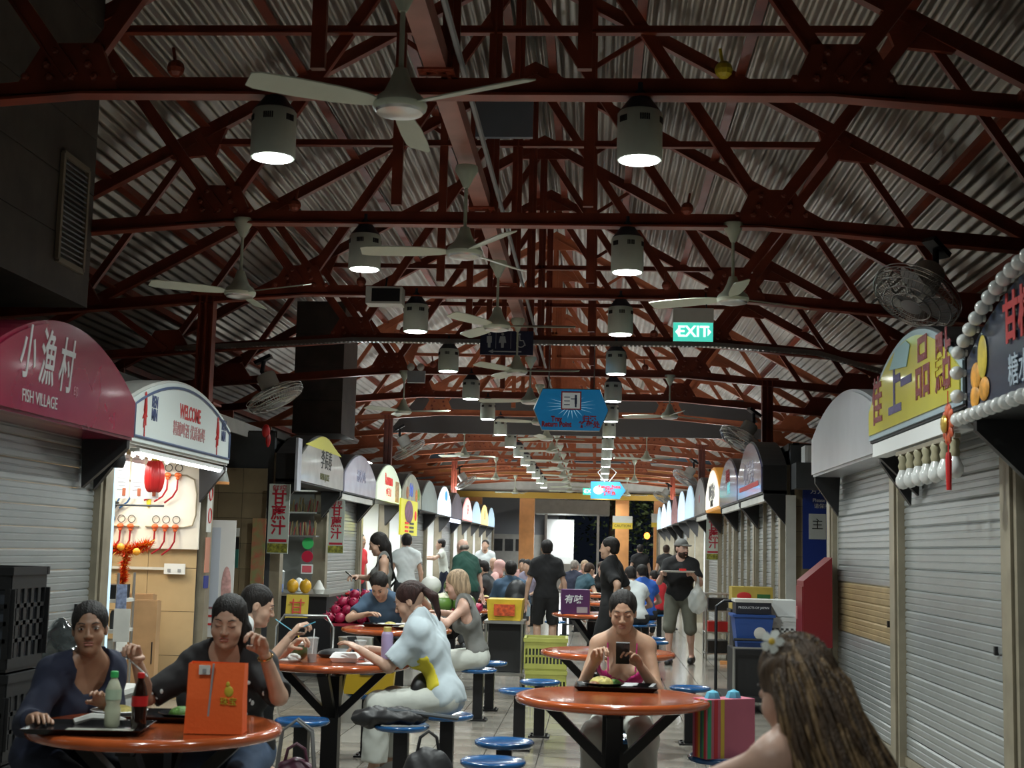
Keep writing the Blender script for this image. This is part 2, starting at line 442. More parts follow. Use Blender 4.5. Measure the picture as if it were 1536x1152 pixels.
for k,(loc,d,lb) in enumerate([((-3.62,15.3,3.14),(.5,.0,-1),'caged fan tilted down behind the white sign on the left'),
  ((-3.5,25.6,3.3),(.6,.1,-1),'caged fan above the third lit sign of the far left row'),((-3.6,38,3.3),(.6,.1,-1),'small far caged fan high on the left before the orange pillars'),
  ((2.0,19.6,3.1),(-.6,-.2,-1),'caged fan above the purple sign on the right'),((2.0,31.8,3.2),(-.6,-.2,-1),'caged fan above the lit signs at the far right'),((2.0,43,3.2),(-.6,-.2,-1),'farthest small caged fan on the right by the orange beam')]):
    place_wf(copy_tree(WF),loc,d,lb)
UP_W=34.
D_=math.radians
# ------------------------------------------------------------ stalls
def side_root(name,label,cat,side,y,z,x=None,**k):
    return thing(name,label,cat,((XL if side<0 else XR) if x is None else x,y,z),PI/2 if side<0 else -PI/2,**k)
def arc_poly(w,ze,zp,n=18,inset=0):
    w2=w/2-inset
    return [(-w2,inset),(w2,inset)]+[(w2*(1-2*i/n),ze-inset+(zp-ze)*(1-(1-2*i/n)**2)) for i in range(n+1)]
def slat_mesh(w,m,name='slat'):
    q=MB();h=.148
    q.add([(sx,-.002,0) for sx in(-w/2,w/2)]+[(sx,-.016,.012) for sx in(-w/2,w/2)]+[(sx,-.016,.045) for sx in(-w/2,w/2)]+[(sx,-.009,.05) for sx in(-w/2,w/2)]+[(sx,-.009,.056) for sx in(-w/2,w/2)]
      +[(sx,-.016,.061) for sx in(-w/2,w/2)]+[(sx,-.016,.092) for sx in(-w/2,w/2)]+[(sx,-.009,.097) for sx in(-w/2,w/2)]+[(sx,-.009,.103) for sx in(-w/2,w/2)]+[(sx,-.016,.108) for sx in(-w/2,w/2)]+[(sx,-.016,.136) for sx in(-w/2,w/2)]+[(sx,-.002,h) for sx in(-w/2,w/2)],
      [(2*i,2*i+1,2*i+3,2*i+2) for i in range(11)])
    return q.mesh(name,m)
SM={}
def shutter(side,y0,y1,label,tan=(),z0=0.02,zt=2.3,split=False,tape=False):
    yc=(y0+y1)/2;w=y1-y0-.30
    r=side_root('roller_shutter',label,'shutter',side,yc,0,group='closed roller shutters')
    key=round(w,3)
    if key not in SM: SM[key]=(slat_mesh(w,slat_m),slat_mesh(w,slat_t))
    n=int((zt-z0)/.15)
    for i in range(n):
        o=bpy.data.objects.new('slat',SM[key][1 if i in tan else 0]);C.objects.link(o);o.parent=r;o.location=(0,.03+rnd.uniform(-.002,.002),z0+.06+i*.15)
    MB().box((0,.02,z0+.03),(w,.04,.06)).build('bottom_bar',beige,r)
    for s in(-1,1): MB().box((s*(w/2+.025),0,1.18),(.05,.07,2.36)).build('guide_rail',beige,r)
    if split:
        for s in(-.17,.17): MB().box((s*w,-.0,1.18),(.03,.06,2.3)).build('mullion',beige,r)
    MB().box((w*.4,.005,1.0),(.03,.02,.05)).build('lock',blacksteel,r)
    return r
def pillar(side,y,w=.16,m=None,x=None):
    o=MB().box((0,0,1.3),(.22,w,2.6)).build('trim_%d'%pillar.n,m or beige);pillar.n+=1
    o.location=((XL-.06) if side<0 else (XR+.06),y,0);o['kind']='structure'
pillar.n=1
TX={}
def arch_sign(side,y0,y1,label,face,z0=2.24,ze=.30,zp=.58,depth=.28,edge=black,glowing=False,frame=None,texts=(),strip=None,margin=.08,awning=True,cat='sign'):
    yc=(y0+y1)/2;w=y1-y0-margin
    r=side_root('stall_sign',label,cat,side,yc,z0)
    MB().prism(arc_poly(w,ze,zp),-depth,0).build('sign_box',edge,r)
    if frame: MB().prism(arc_poly(w,ze,zp,inset=.015),-depth-.012,-depth).build('sign_frame',frame,r)
    MB().prism(arc_poly(w,ze,zp,inset=.05 if frame else .02),-depth-.02,-depth-.001).build('sign_face',face,r)
    for b,size,x,z,m,kw in texts:
        text(b,size,(x*w/2*(1),-depth-.022,z),m,r,**kw)
    if strip: MB().box((0,-depth+.05,-.05),(w*.96,.06,.08)).build('light_strip',strip,r)
    for s in(-1,1):
        MB().prism([(0,0),(0,-.34),(.0,-.34),(.001,0)],0,0) if 0 else None
        q=MB();x=s*(w/2-.03)
        q.add([(x+a,y,z) for a in(-.03,.03) for y,z in((-depth*.96,.04),(-depth*.96,-.06),(-.02,-.36),(0,.04))],[(0,1,2,3),(7,6,5,4),(0,4,5,1),(1,5,6,2),(2,6,7,3),(3,7,4,0)])
        q.build('bracket',black,r)
    return r
def wall_box(name,c,d,m): 
    o=MB().box((0,0,0),d).build(name,m);o.location=c;o['kind']='structure';return o
NB=[4.75,7.70,10.62,13.5]           # near block joints (both sides)
FL=[16.6+2.9*i for i in range(13)]  # far left block
FR=[17.0+2.9*i for i in range(13)]
# stall roofs, fascia, back walls, partitions
k=0
for sd,blocks in((-1,((4.75-3,13.5),(16.6,51.4))),(1,((1.75,13.5),(17.0,51.8)))):
    x=XL if sd<0 else XR
    for a,b in blocks:
        k+=1;wall_box('trim_roof_%d'%k,(x+sd*1.6,(a+b)/2,2.82),(3.1,b-a,.08),dark_roof)
        wall_box('trim_fascia_%d'%k,(x+sd*.14,(a+b)/2,2.62),(.08,b-a,.5),black)
        wall_box('wall_%s_%d'%('left' if sd<0 else 'right',k),(x+sd*3.1,(a+b)/2,1.4),(.1,b-a,2.8),dkgrey if k!=9 else white)
        wall_box('wall_end_%d'%k,(x+sd*1.6,b-.02 if b<20 else b,1.4),(3.0,.1,2.8),wall_tile if b<20 else dkgrey)
        wall_box('wall_front_%d'%k,(x+sd*1.62,a+.03,1.42),(3.1,.1,2.84),dkgrey)
for sd,js in((-1,NB+FL),(1,NB+FR)):
    for y in js:
        if (sd<0 and y==FL[0]) or (sd>0 and y==FR[0]): y+=.08
        pillar(sd,y,.17)
# ---- tiled alley walls facing the camera (built of tiles)
def tiled_wall(name,x0,x1,y,z0,z1,m,t=.3,face=-1,th=.02):
    wl=wall_box(name,((x0+x1)/2,y+.02,(z0+z1)/2),(x1-x0,.02,z1-z0),grout)
    nx=round((x1-x0)/t);nz=round((z1-z0)/t);tx=(x1-x0)/nx;tz=(z1-z0)/nz
    me=MB().box((0,0,0),(tx-.005,.012,tz-.005)).mesh('tile',m)
    for i in range(nx):
        for j in range(nz):
            o=bpy.data.objects.new('tile',me);C.objects.link(o);o.parent=wl;o.location=(-(x1-x0)/2+(i+.5)*tx,-.015+rnd.uniform(-.0006,.0006),-(z1-z0)/2+(j+.5)*tz)
    return wl
tiled_wall('wall_alley_left',-6.9,-3.95,16.5,0,2.4,wall_dim)
tiled_wall('wall_alley_right',2.36,5.3,16.9,0,2.4,wall_dim)
# ---- shutters: near blocks
shutter(-1,NB[1],NB[2],'closed galvanised roller shutter under the burgundy sign, behind the black crates')
shutter(-1,NB[0],NB[1],'closed roller shutter at the left edge of the frame nearest the camera')
shutter(1,NB[2],NB[3],'closed roller shutter with a tan band of slats, under the blank silver sign',tan=(5,6,7))
shutter(1,NB[1],NB[2],'closed roller shutter under the yellow sign with the row of bulbs')
shutter(1,NB[0],NB[1],'closed roller shutter under the bulb edged sign at the right edge')
# ---- far left
def tlab(i): return ordn[i]
openL={0,2,3,5,7,8,9,10};openR={4,5,8,9,10}
for i in range(12):
    if i not in openL: shutter(-1,FL[i],FL[i+1],f'closed roller shutter of the {tlab(i)} stall past the left alley')
    if i not in openR: shutter(1,FR[i],FR[i+1],f'closed roller shutter of the {tlab(i)} stall past the right alley',split=i<3)
stallw=mat('bright stall wall',(.78,.80,.78),.45)
tubem=mat('fluorescent tube',(1,1,1),emit=14,ecol=(.95,1,1))
def interior(side,y0,y1,power=STALL_W,counter=True,col=(.95,1,1),nth='',back=stallw):
    x=XL if side<0 else XR;yc=(y0+y1)/2;sdn='left' if side<0 else 'right'
    a=MB().box((0,0,1.35),(.04,y1-y0-.1,2.7)).build('wall_stall_back',back);a.location=(x+side*2.4,yc,0);a['kind']='structure'
    for yy in(y0+.10,y1-.10):
        if y0>20 or yy>yc:
            a=MB().box((0,0,1.35),(2.3,.05,2.7)).build('wall_stall_side',back if y0>12 else wall_tile);a.location=(x+side*1.28,yy,0);a['kind']='structure'
    if power:
        t=side_root('strip_light',f'white fluorescent strip light inside the {nth} open stall on the {sdn}','lamp',side,yc,2.33,x=x-side*.02+side*.3)
        MB().box((0,0,.03),(1.5,.07,.04)).build('fitting',white,t);MB().tube([(.5,0,.04),(.5,0,.47)],.01,5).build('hanger',steel,t)
        MB().tube([(-.7,0,0),(.7,0,0)],.016,8).build('tube',tubem,t,True)
        area('stall_light',(x+side*.5,yc,2.28),1.8,power,col,(0,math.radians(-8*side),0),sy=.9)
    if counter:
        c=side_root('stall_counter',f'stainless steel counter across the {nth} open stall on the {sdn}','counter',side,yc,0,x=x+side*.68)
        w=y1-y0-.4
        MB().box((0,0,.86),(w,.62,.04)).build('worktop',steel,c);MB().box((0,0,.42),(w-.06,.56,.84)).build('cabinet',grey,c)
        m=MB()
        for s in(-1,1): m.box((s*w*.25,-.285,.45),(w*.44,.01,.7))
        m.build('door',steel,c)
        # pans and jars on the counter
        for q in range(4):
            mm=MB();xx=-w/2+.25+q*w/4.2
            if q%2: mm.lathe([(.09,0),(.11,.02),(.11,.16),(.115,.17)],14)
            else: mm.lathe([(.04,0),(.045,.16),(.02,.2),(.02,.24)],10)
            yy=yc+(xx if side<0 else -xx)
            solo(mm,'stock_pot' if q%2 else 'sauce_bottle',f'{["yellow sauce bottle","nearer steel pot","red sauce bottle","farther steel pot"][q]} on the counter of the {nth} open {sdn} stall','pot' if q%2 else 'bottle',[yellow,steel,redp,steel][q],(x+side*.68,yy,.881),smooth=True)
for i in sorted(openL-{0}):
    interior(-1,FL[i],FL[i+1],nth=['first','','third','fourth','','sixth','','eighth','ninth','tenth','eleventh'][i])
for i in sorted(openR): interior(1,FR[i],FR[i+1],nth=['first','','third','fourth','fifth','sixth','','eighth','ninth','tenth','eleventh'][i])
# ---- signs
burg=mat('burgundy sign face',(.20,.012,.035),.22,0,.2,1.5,coat=.3)
silver=mat('blank silver sign',(.55,.57,.60),.28,.55,.08,3)
whites=mat('white sign face',(.62,.68,.66),.35,emit=.04)
bluel=mat('blue line',(.10,.14,.25),.5)
def lit(name,c,e=1.6): return mat(name,c,.4,emit=e)
T=lambda b,s,x,z,m,**k:(b,s,x,z,m,k)
silvertxt=mat('silver lettering',(.55,.56,.55),.3,.5)
arch_sign(-1,NB[1]-.15,NB[2]-.45,'large burgundy arched sign with silver brush characters at the far left',burg,ze=.30,zp=.66,depth=.36,
   texts=(T('小',.36,-.56,.36,silvertxt,shear=.25,sx=.66,bold=.004),T('漁',.38,-.33,.36,silvertxt,shear=.25,sx=.66,bold=.004),T('村',.38,-.09,.35,silvertxt,shear=.25,sx=.66,bold=.004),T('FISH VILLAGE',.11,-.38,.11,silvertxt,sx=.85),T('印',.08,.06,.22,mat('dull seal print',(.35,.15,.18),.5))),margin=.02,edge=burg)
s=arch_sign(-1,NB[2]-.28,NB[3]-.25,'white arched sign reading WELCOME above the lit stall on the left',whites,ze=.36,zp=.62,depth=.26,edge=offwhite,
   texts=(T('WELCOME',.17,.06,.36,redtxt,sx=.75,bold=.004),T('精釀啤酒 优质新鲜',.135,.06,.2,mat('pink lettering',(.45,.2,.2),.5),sx=.85),
   T('REN\nMIN',.13,-.62,.31,bluetxt,sx=.62,bold=.004,lines=.8),T('REN\nMIN',.13,.82,.31,bluetxt,sx=.62,bold=.004,lines=.8)),margin=.02)
def figure(parent,x,z,y):
    m=MB().ball((x,y,z+.14),(.022,.006,.026),10,6);m.tube([(x,y,z+.12),(x-.01,y,z+.02),(x+.005,y,z-.02)],[.012,.02,.014],6)
    for a,b in((-.05,-.05),(.05,-.03),(-.02,-.12),(.03,-.1)): m.tube([(x,y,z+.0),(x+a,y,z+b)],[.012,.005],5)
    m.tube([(x,y,z-.1),(x+.003,y,z-.2)],.005,4);m.build('emblem',redtxt,parent,True)
W_=NB[3]-.25-NB[2]+.28
for x in(-.78,.66): figure(s,x*W_/2,.26,-.285)
for pts in ([(x,-.287,z) for x,z in arc_poly(W_-.02,.36,.62,inset=.06)],):
    MB().tube(pts,.012,4,closed=True).build('border_line',bluel,s)
# the purlin like lit canopy below the white sign
# right near signs
def photo_mat():
    m=mat('orange fruit poster',(.02,.03,.06),.25,0,0,3,coat=.3);return m
pm=photo_mat()
s=arch_sign(1,4.66,7.30,'dark poster sign edged with round white bulbs at the right edge',pm,z0=2.22,ze=.33,zp=.60,depth=.34,edge=black,texts=())
WB=2.64-.08
q=MB().ball((-1.08,-.365,.20),(.09,.01,.07),14,8).ball((-.93,-.365,.12),(.09,.01,.06),14,8).ball((-1.1,-.365,.10),(.08,.01,.06),14,8);q.build('fruit_picture',mat('orange fruit',(.75,.33,.03),.5,0,.4,20),s,True)
q=MB().ball((-.95,-.366,.28),(.08,.01,.11),14,8);q.build('fruit_picture',mat('yellow fruit',(.65,.5,.05),.5,0,.3,14),s,True)
text('甘榜小吃',.24,(-.1,-.37,.38),redtxt,s,bold=.008,name='lettering');text('糖水',.16,(-.35,-.37,.14),mat('pale lettering',(.5,.6,.7),.5),s)
bulb=mat('opal bulb',(.70,.72,.70),.18,0,coat=.4)
pts=arc_poly(WB,.33,.60,n=30);P2=[]
def resample(pts,st):
    out=[];acc=0
    for a,b in zip(pts,pts[1:]):
        L=math.dist(a,b)
        while acc<L:
            f=acc/L;out.append((a[0]+(b[0]-a[0])*f,a[1]+(b[1]-a[1])*f));acc+=st
        acc-=L
    return out
bm=MB().ball((0,-.045,0),.036,14,10).lathe([(.018,0),(.018,.03)],8,(0,0,0),Matrix.Rotation(PI/2,3,'X')).mesh('bulb',bulb,True)
for x,z in resample(pts+[pts[0]],.122):
    o=bpy.data.objects.new('bulb',bm);C.objects.link(o);o.parent=s;o.location=(x,-.362,z)
s=arch_sign(1,7.31,9.95,'yellow arched sign in clear plastic with sequined red and purple characters',mat('yellow sign face',(.58,.52,.03),.3,0,.15,2,coat=.5),z0=2.30,ze=.26,zp=.60,depth=.34,frame=mat('pale blue edge',(.35,.45,.5),.3),
  texts=(T('佳',.34,-.72,.24,mat('dark red glitter',(.32,.05,.06),.25,.4,.5,60,.5),bold=.006),T('上',.4,-.28,.27,mat('purple glitter',(.12,.10,.28),.25,.4,.5,60,.5),bold=.01),T('一',.3,-.02,.27,MATS['purple glitter'],bold=.012),T('品',.40,.32,.30,MATS['dark red glitter'],bold=.006),T('點',.36,.70,.27,MATS['dark red glitter'],bold=.006)),strip=None)
MB().box((0,-.30,-.06),(2.3,.10,.09)).build('light_strip',white,s)
MB().prism([(-.5,.42),(.0,.38),(.1,.5),(0,.54),(-.3,.53)],-.366,-.362).build('sky_patch',mat('pale sky blue',(.25,.42,.45),.4),s)
# hanging bulb row under the yellow sign
t=side_root('bulb_rail','rail of seven pale lamp bulbs hanging under the yellow sign','lamp',1,8.35,2.17,x=1.93)
MB().box((0,0,.0),(1.5,.03,.025)).build('rail',beige,t)
for i in range(7):
    x=.68-i*.215
    b=MB().lathe([(.02,-.01),(.03,-.03),(.022,-.06),(.03,-.085),(.024,-.11)],10,(x,0,0)).build('socket',mat('old ivory socket',(.35,.32,.2),.5),t,True)
    MB().lathe([(.022,-.108),(.03,-.13),(.046,-.165),(.044,-.2),(.025,-.225),(.001,-.232)],14,(x,0,0)).build('bulb',bulb,b,True)
# red new year ornament
t=side_root('festive_ornament','red and gold hanging paper ornament with a long red tassel','decoration',1,7.52,2.2,x=1.86)
m=MB()
for i in range(10):
    a=i*PI/5;m.ball((.07*math.cos(a),0,.02+.07*math.sin(a)),(.045,.012,.03),8,5,Matrix.Rotation(-a,3,'Y'))
m.build('paper_flower',mat('red orange paper',(.55,.09,.03),.5,0,.5,25),t,True)
MB().ball((0,-.02,.02),(.05,.02,.05),10,6).build('centre',mat('gold paper',(.6,.4,.08),.3,.5),t,True)
m=MB().tube([(0,0,-.08),(0,0,-.14)],.004,4);m.tube([(0,0,-.13),(0,0,-.16),(0,0,-.33)],[.012,.018,.014],8);m.build('tassel',redp,t,True)
MB().tube([(0,0,.08),(0,0,.2)],.003,4).build('cord',redp,t)
arch_sign(1,10.05,13.2,'blank silver arched sign to the left of the yellow one',silver,ze=.36,zp=.62,depth=.24,edge=silver)
# speaker boxes and brackets near signs
def specs(side,i,J): return J[i]-.25,J[i+1]-.25
foil=mat('violet plastic wrapped sign',(.20,.20,.36),.15,.25,.6,5,.5,bscale=26,coat=.6)
paleblue=lit('pale blue lit sign',(.50,.70,.85),.6)
def sg(side,i,label,face,txt=(),**k):
    a,b=specs(side,i,FL if side<0 else FR)
    return arch_sign(side,a,b,label,face,texts=txt,**k)
blk_txt=mat('black brush lettering',(.01,.01,.01),.6)
s=sg(-1,0,'yellow and silver arched sign with black brush characters over the sugarcane stall',mat('silver plastic sign',(.50,.50,.47),.3,.2,.25,3,coat=.4),(T('李長春',.27,.1,.34,blk_txt,shear=.15,sx=.9),T('FRESH JUICE',.11,.05,.13,mat('olive lettering',(.12,.12,.04),.6),bold=.003)),ze=.34,zp=.66)
MB().prism([(-1.2,.47),(1.2,.47)]+[(1.2*(1-i/8),.33+.32*(1-(1-i/8)**2)) for i in range(4,13)],-.3035,-.301).build('yellow_band',mat('yellow band',(.5,.48,.07),.4,emit=.25),s)
MB().box((-1.55,-.3,.2),(.22,.03,.62)).build('side_board',mat('pale weathered board',(.5,.52,.58),.4,.2,.2,6),s)
sg(-1,1,'lilac white arched sign over the shutter past the sugarcane stall',mat('lilac plastic sign',(.5,.5,.62),.25,.1,.2,3,coat=.4,emit=.12),(T('品味小吃',.2,0,.28,mat('grey lilac letter',(.3,.3,.42),.5)),),ze=.3,zp=.62,strip=offwhite)
rt=mat('red sign lettering',(.75,.03,.03),.5,emit=.3)
s=sg(-1,2,'pale green lit arched sign with red lettering and a picture of food',lit('pale green lit sign',(.62,.72,.55),.75),(T('Rosemee',.26,-.1,.38,rt,bold=.01,sx=.9),T('小吃美食',.16,-.1,.17,rt)),ze=.3,zp=.66)
MB().box((.85,-.304,.22),(.45,.003,.36)).build('food_picture',mat('food picture',(.5,.3,.12),.4,0,.6,14,emit=.3),s)
s=sg(-1,3,'arched sign of colourful dish pictures above the yellow menu board',mat('dish picture sign',(.35,.36,.28),.35,0,.4,5,emit=.2),(T('美食',.26,-.1,.32,mat('sky lettering',(.05,.12,.6),.4,emit=.3),bold=.01),),ze=.3,zp=.66)
for x,m in((-.7,'brown'),(.6,'o'),(.95,'g')): MB().ball((x,-.302,.2+.1*abs(x)),(.18,.006,.12),12,6).build('dish_picture',mat('dish '+m,{'brown':(.35,.12,.04),'o':(.75,.25,.04),'g':(.2,.4,.06)}[m],.5,0,.4,20,emit=.2),s,True)
sg(-1,4,'plain grey arched sign between the dish picture sign and the bright blue one',mat('grey green sign',(.30,.36,.35),.4,.2,.1,3),ze=.3,zp=.68)
s=sg(-1,5,'glowing white arched sign with a blue patch on top',lit('glowing white sign',(.75,.88,1),1.4),ze=.3,zp=.70)
MB().ball((.2,-.303,.47),(.32,.006,.12),14,8).build('blue_patch',mat('blue patch lit',(.05,.3,.85),.4,emit=1),s,True)
sg(-1,6,'dark purple arched sign half lit from below',mat('dim purple sign',(.13,.11,.17),.35,.1,.3,4),ze=.3,zp=.66,strip=lit('cool strip',(.7,.75,1),2.5))
sg(-1,7,'white arched sign with pink red rim',lit('white pink sign',(.85,.66,.64),.8),(T('茶',.3,0,.3,rt),),ze=.3,zp=.66,frame=lit('pink rim',(.8,.3,.3),.8))
sg(-1,8,'pale bluish arched sign, ninth stall past the left alley',paleblue,ze=.3,zp=.66)
sg(-1,9,'yellow orange glowing arched sign near the far end of the left row',lit('yellow glowing sign',(.95,.7,.28),1.0),(T('饭',.3,0,.3,rt),),ze=.3,zp=.66)
sg(-1,10,'pale grey blue arched sign, last but one of the left row',paleblue,ze=.3,zp=.66)
sg(-1,11,'last arched sign of the left row by the orange pillar',mat('grey green sign'),ze=.3,zp=.66) if 0 else None
# right far
s=sg(1,0,'violet blue arched sign wrapped in shiny plastic by the right alley',foil,(T('小吃美食',.3,0,.3,mat('grey violet letter',(.45,.42,.5),.3),bold=.005),),ze=.34,zp=.72,strip=offwhite)
MB().box((0,-.303,.14),(2.2,.003,.06)).build('red_stripe',redtxt,s)
s=sg(1,1,'violet blue arched sign with a cyan reflection, second past the right alley',foil,(T('海鲜面',.22,0,.42,redtxt),T('小食',.2,.1,.24,mat('cyan reflection glow',(.2,.7,.7),.3,emit=.6))),ze=.34,zp=.70,strip=offwhite)  # cyan reflection on the plastic, put in as glowing characters
s=sg(1,2,'orange rimmed arched sign with a white face and grey characters',lit('cream lit sign',(.85,.82,.72),.85),(T('咖啡茶水',.3,0,.3,mat('grey lit lettering',(.18,.18,.18),.5),bold=.006),T('DRINKS',.16,0,.12,MATS['black brush lettering'])),ze=.34,zp=.74,frame=mat('orange rim',(.75,.33,.03),.4,emit=.25),edge=mat('orange rim'))
sg(1,3,'dull grey arched sign beyond the orange rimmed one',mat('dull grey sign',(.22,.21,.19),.4,.1,.3,4),(T('●',.2,0,.3,redtxt),),ze=.34,zp=.72,strip=offwhite)
for i,(lb,fc) in enumerate((('plain pale blue lit arched sign, fifth past the right alley',paleblue),('white blue lit arched sign, sixth past the right alley',lit('white blue sign',(.6,.78,.95),.7)),
   ('maroon and lilac arched sign among the pale lit ones on the right',mat('maroon lilac sign',(.32,.12,.14),.4,0,.6,9,emit=.25)),('white lit arched sign beyond the maroon one',lit('white blue sign',(0,0,0))),
   ('small white lit arched sign, ninth past the right alley',lit('glowing white sign',(0,0,0))),('farthest lit arched sign on the right',paleblue))):
    sg(1,4+i,lb,fc,ze=.34,zp=.72)
# alley: blue notice on the right tiled wall
def board(name,label,cat,loc,w,h,m,face_dir='front',th=.02,texts=(),rz=0):
    r=thing(name,label,cat,loc,rz);MB().box((0,0,0),(w,th,h)).build('panel',m,r)
    for b,s,x,z,mm,kw in texts: text(b,s,(x,-th/2-.003,z),mm,r,**kw)
    return r
whitetxt=mat('white lettering',(.75,.78,.8),.5)
bluebd=mat('blue notice board',(.012,.035,.22),.35)
s=board('notice_board','dark blue notice board with white panels on the tiled alley wall at the right','sign',(2.78,16.80,1.86),.68,1.0,bluebd,texts=(T('芳芳清洁消毒',.085,0,.42,whitetxt),T('Please Keep Clean',.06,0,.31,whitetxt),T('请保持清洁卫生',.06,0,.24,whitetxt),T('● ● ●\n● ●\n● ● ●',.06,.04,-.02,whitetxt),T('THANK YOU',.05,.05,-.44,whitetxt)))
for x in(-.17,.26): MB().box((x,-.014,.0),(.2,.008,.3)).build('poster_panel',mat('panel grey white',(.5,.52,.5),.5),s)
text('主',.14,(-.17,-.022,.02),blk_txt,s)
for x,w in((2.30,.18),(2.5,.0)):
    if w: board('corner_board','tall narrow pale board at the corner before the blue notice','board',(2.30,16.80,1.35),.12,1.75,offwhite)
o=side_root('pasted_poster','weathered silver poster pasted on the corner post by the red box','poster',1,13.42,1.75,x=2.27)
MB().box((-.0,-.0,.1),(.24,.02,1.0)).build('sheet',mat('weathered silver paper',(.45,.46,.42),.3,.3,.3,9),o)
wall_box('trim_corner_right',(2.5,13.62,1.3),(.46,.12,2.6),beige)
wall_box('trim_corner_left',(-4.05,13.62,1.3),(.42,.12,2.6),mat('brown pillar',(.20,.10,.05),.4,0,.2,3))
# upper boxes over alley on right
q=MB().box((0,0,0),(.9,.4,.30));solo(q,'ventilation_box','black metal box above the blue notice board in the right alley','duct',dkgrey,(2.75,16.55,2.44))
q=MB().box((0,0,0),(.42,.3,.2));q.box((0,-.155,0),(.37,.02,.16));solo(q,'white_cabinet','small white cabinet on top of the box in the right alley','cabinet',white,(2.62,16.55,2.692))
# ducts
def duct(label,x0,x1,y0,y1,z0,z1,grille=None,lbl=None):
    r=thing('exhaust_duct',label,'duct',((x0+x1)/2,(y0+y1)/2,z0))
    w,d,h=x1-x0,y1-y0,z1-z0
    n=int(h/.45)
    for i in range(n): MB().box((0,0,(i+.5)*h/n),(w,d,h/n-.008)).build('duct_section',darkbrick,r)
    MB().box((0,0,h/2),(w-.02,d-.02,h-.02)).build('liner',black,r)
    if grille:
        g=MB();gx,gy0,gy1,gz0,gz1=grille;fr=MB()
        fr.box((0,(gy1-gy0)/2,0),(.03,.04,gz1-gz0));fr.box((0,-(gy1-gy0)/2,0),(.03,.04,gz1-gz0));fr.box((0,0,(gz1-gz0)/2),(.03,gy1-gy0,.04));fr.box((0,0,-(gz1-gz0)/2),(.03,gy1-gy0,.04))
        f=fr.build('grille_frame',mat('tan grille frame',(.22,.19,.14),.5),r);f.location=(gx-r.location.x,(gy0+gy1)/2-r.location.y,(gz0+gz1)/2-z0)
        k=int((gz1-gz0)/.04)
        for i in range(k): g.box((0,0,-(gz1-gz0)/2+(i+.5)*.04),(.02,gy1-gy0-.04,.012),Matrix.Rotation(.5,3,'Y'))
        g.build('louvres',dkgrey,f)['kind']='stuff'
    return r
duct('large dark exhaust duct with a louvred grille at the upper left',-5.3,-4.02,8.4,10.55,3.30,6.0,(-4.0,9.85,10.35,3.55,4.35))
duct('brown panelled exhaust duct hanging above the far left stalls',-4.75,-3.98,21.3,22.5,3.22,5.30)
for nm,x,y,z,d in (('light_box',-2.13,13.5,3.96,(.36,.22,.17)),):
    r=thing('speaker_box','pale framed loudspeaker box under the left of the third truss','loudspeaker',(x,y,z));MB().box((0,0,0),d).build('housing',offwhite,r);MB().box((.02,-.112,0),(.28,.01,.13)).build('grille',black,r);MB().tube([(0,0,.08),(0,.05,.2)],.01,5).build('hanger',blacksteel,r)
r=thing('emergency_light','twin round emergency light under the left of the fifth truss','lamp',(-2.62,19.7,3.93))
MB().box((0,0,0),(.25,.1,.17)).build('housing',grey,r)
for s in(-1,1): MB().lathe([(.045,0),(.055,.05),(.02,.07)],12,(s*.07,-.05,.13),Matrix.Rotation(PI/2,3,'X')).build('lamp_head',offwhite,r,True)
r=thing('ceiling_panel','plain blue grey square board fixed up behind the nearest truss','board',(-.76,10.35,4.80));MB().box((0,0,0),(.44,.05,.33)).build('panel',mat('blue grey board',(.20,.23,.28),.5,0,.1,4),r);MB().bar((-.1,.03,.1),(-.1,.24,.2),.03,.03).build('bracket',red_steel,r)
# exit sign
def exit_sign(loc,label,s=1):
    r=thing('exit_sign',label,'exit sign',loc)
    MB().box((0,0,.11*s),(.39*s,.09*s,.14*s)).build('housing',offwhite,r)
    MB().box((0,0,-.05*s),(.385*s,.03*s,.18*s)).build('sign_plate',mat('green lit panel',(.06,.55,.42),.4,emit=1.15),r)
    text('EXIT',.15*s,(0,-.018*s,-.05*s),mat('exit letters',(.8,1,.95),.4,emit=1.5),r,bold=.003)
    for a in(-1,1): MB().prism([(a*.14*s,-.09*s),(a*.175*s,-.05*s),(a*.14*s,-.01*s)][::a],-.0175*s,-.015*s).build('arrow',mat('exit letters'),r)
    for a in(-.13,.13): MB().tube([(a*s,0,.17*s),(a*s,.14,.36*s)],.008,5).build('hanger',blacksteel,r)
exit_sign((.905,13.5,3.70),'lit green EXIT sign with two arrows hanging on the right')
exit_sign((-.25,48,3.62),'small far green exit sign over the middle of the end beam',1.3)
# toilet sign
navy=mat('navy sign',(.012,.016,.05),.5)
r=thing('toilet_sign','navy sign with man, woman and wheelchair symbols and an arrow','sign',(-1.12,16.55,3.97))
MB().box((0,0,0),(.64,.03,.29)).build('panel',navy,r)
sy=mat('sign symbol grey',(.42,.44,.48),.5)
def person_icon(x,f):
    m=MB();m.ball((x,-.018,.105),(.018,.003,.018),10,6)
    m.prism([(x-.03,.08),(x+.03,.08),(x+(.045 if f else .03),0),(x+.018,0),(x+.015,-.06),(x-.015,-.06),(x-.018,0),(x-(.045 if f else .03),0)],-.019,-.016)
    m.build('symbol',sy,r)
person_icon(-.21,0);person_icon(-.05,1)
m=MB().tube([(.17+.05*math.cos(t),-.018,-.0+.05*math.sin(t)) for t in [PI*.7+i*PI*1.3/12 for i in range(13)]],.006,4);m.ball((.155,-.018,.105),(.015,.003,.015));m.tube([(.155,-.018,.085),(.16,-.018,.03),(.2,-.018,.03),(.225,-.018,-.03)],.007,4);m.build('symbol',sy,r)
for x in(-.13,.05): MB().box((x,-.017,.03),(.004,.003,.2)).build('divider',sy,r)
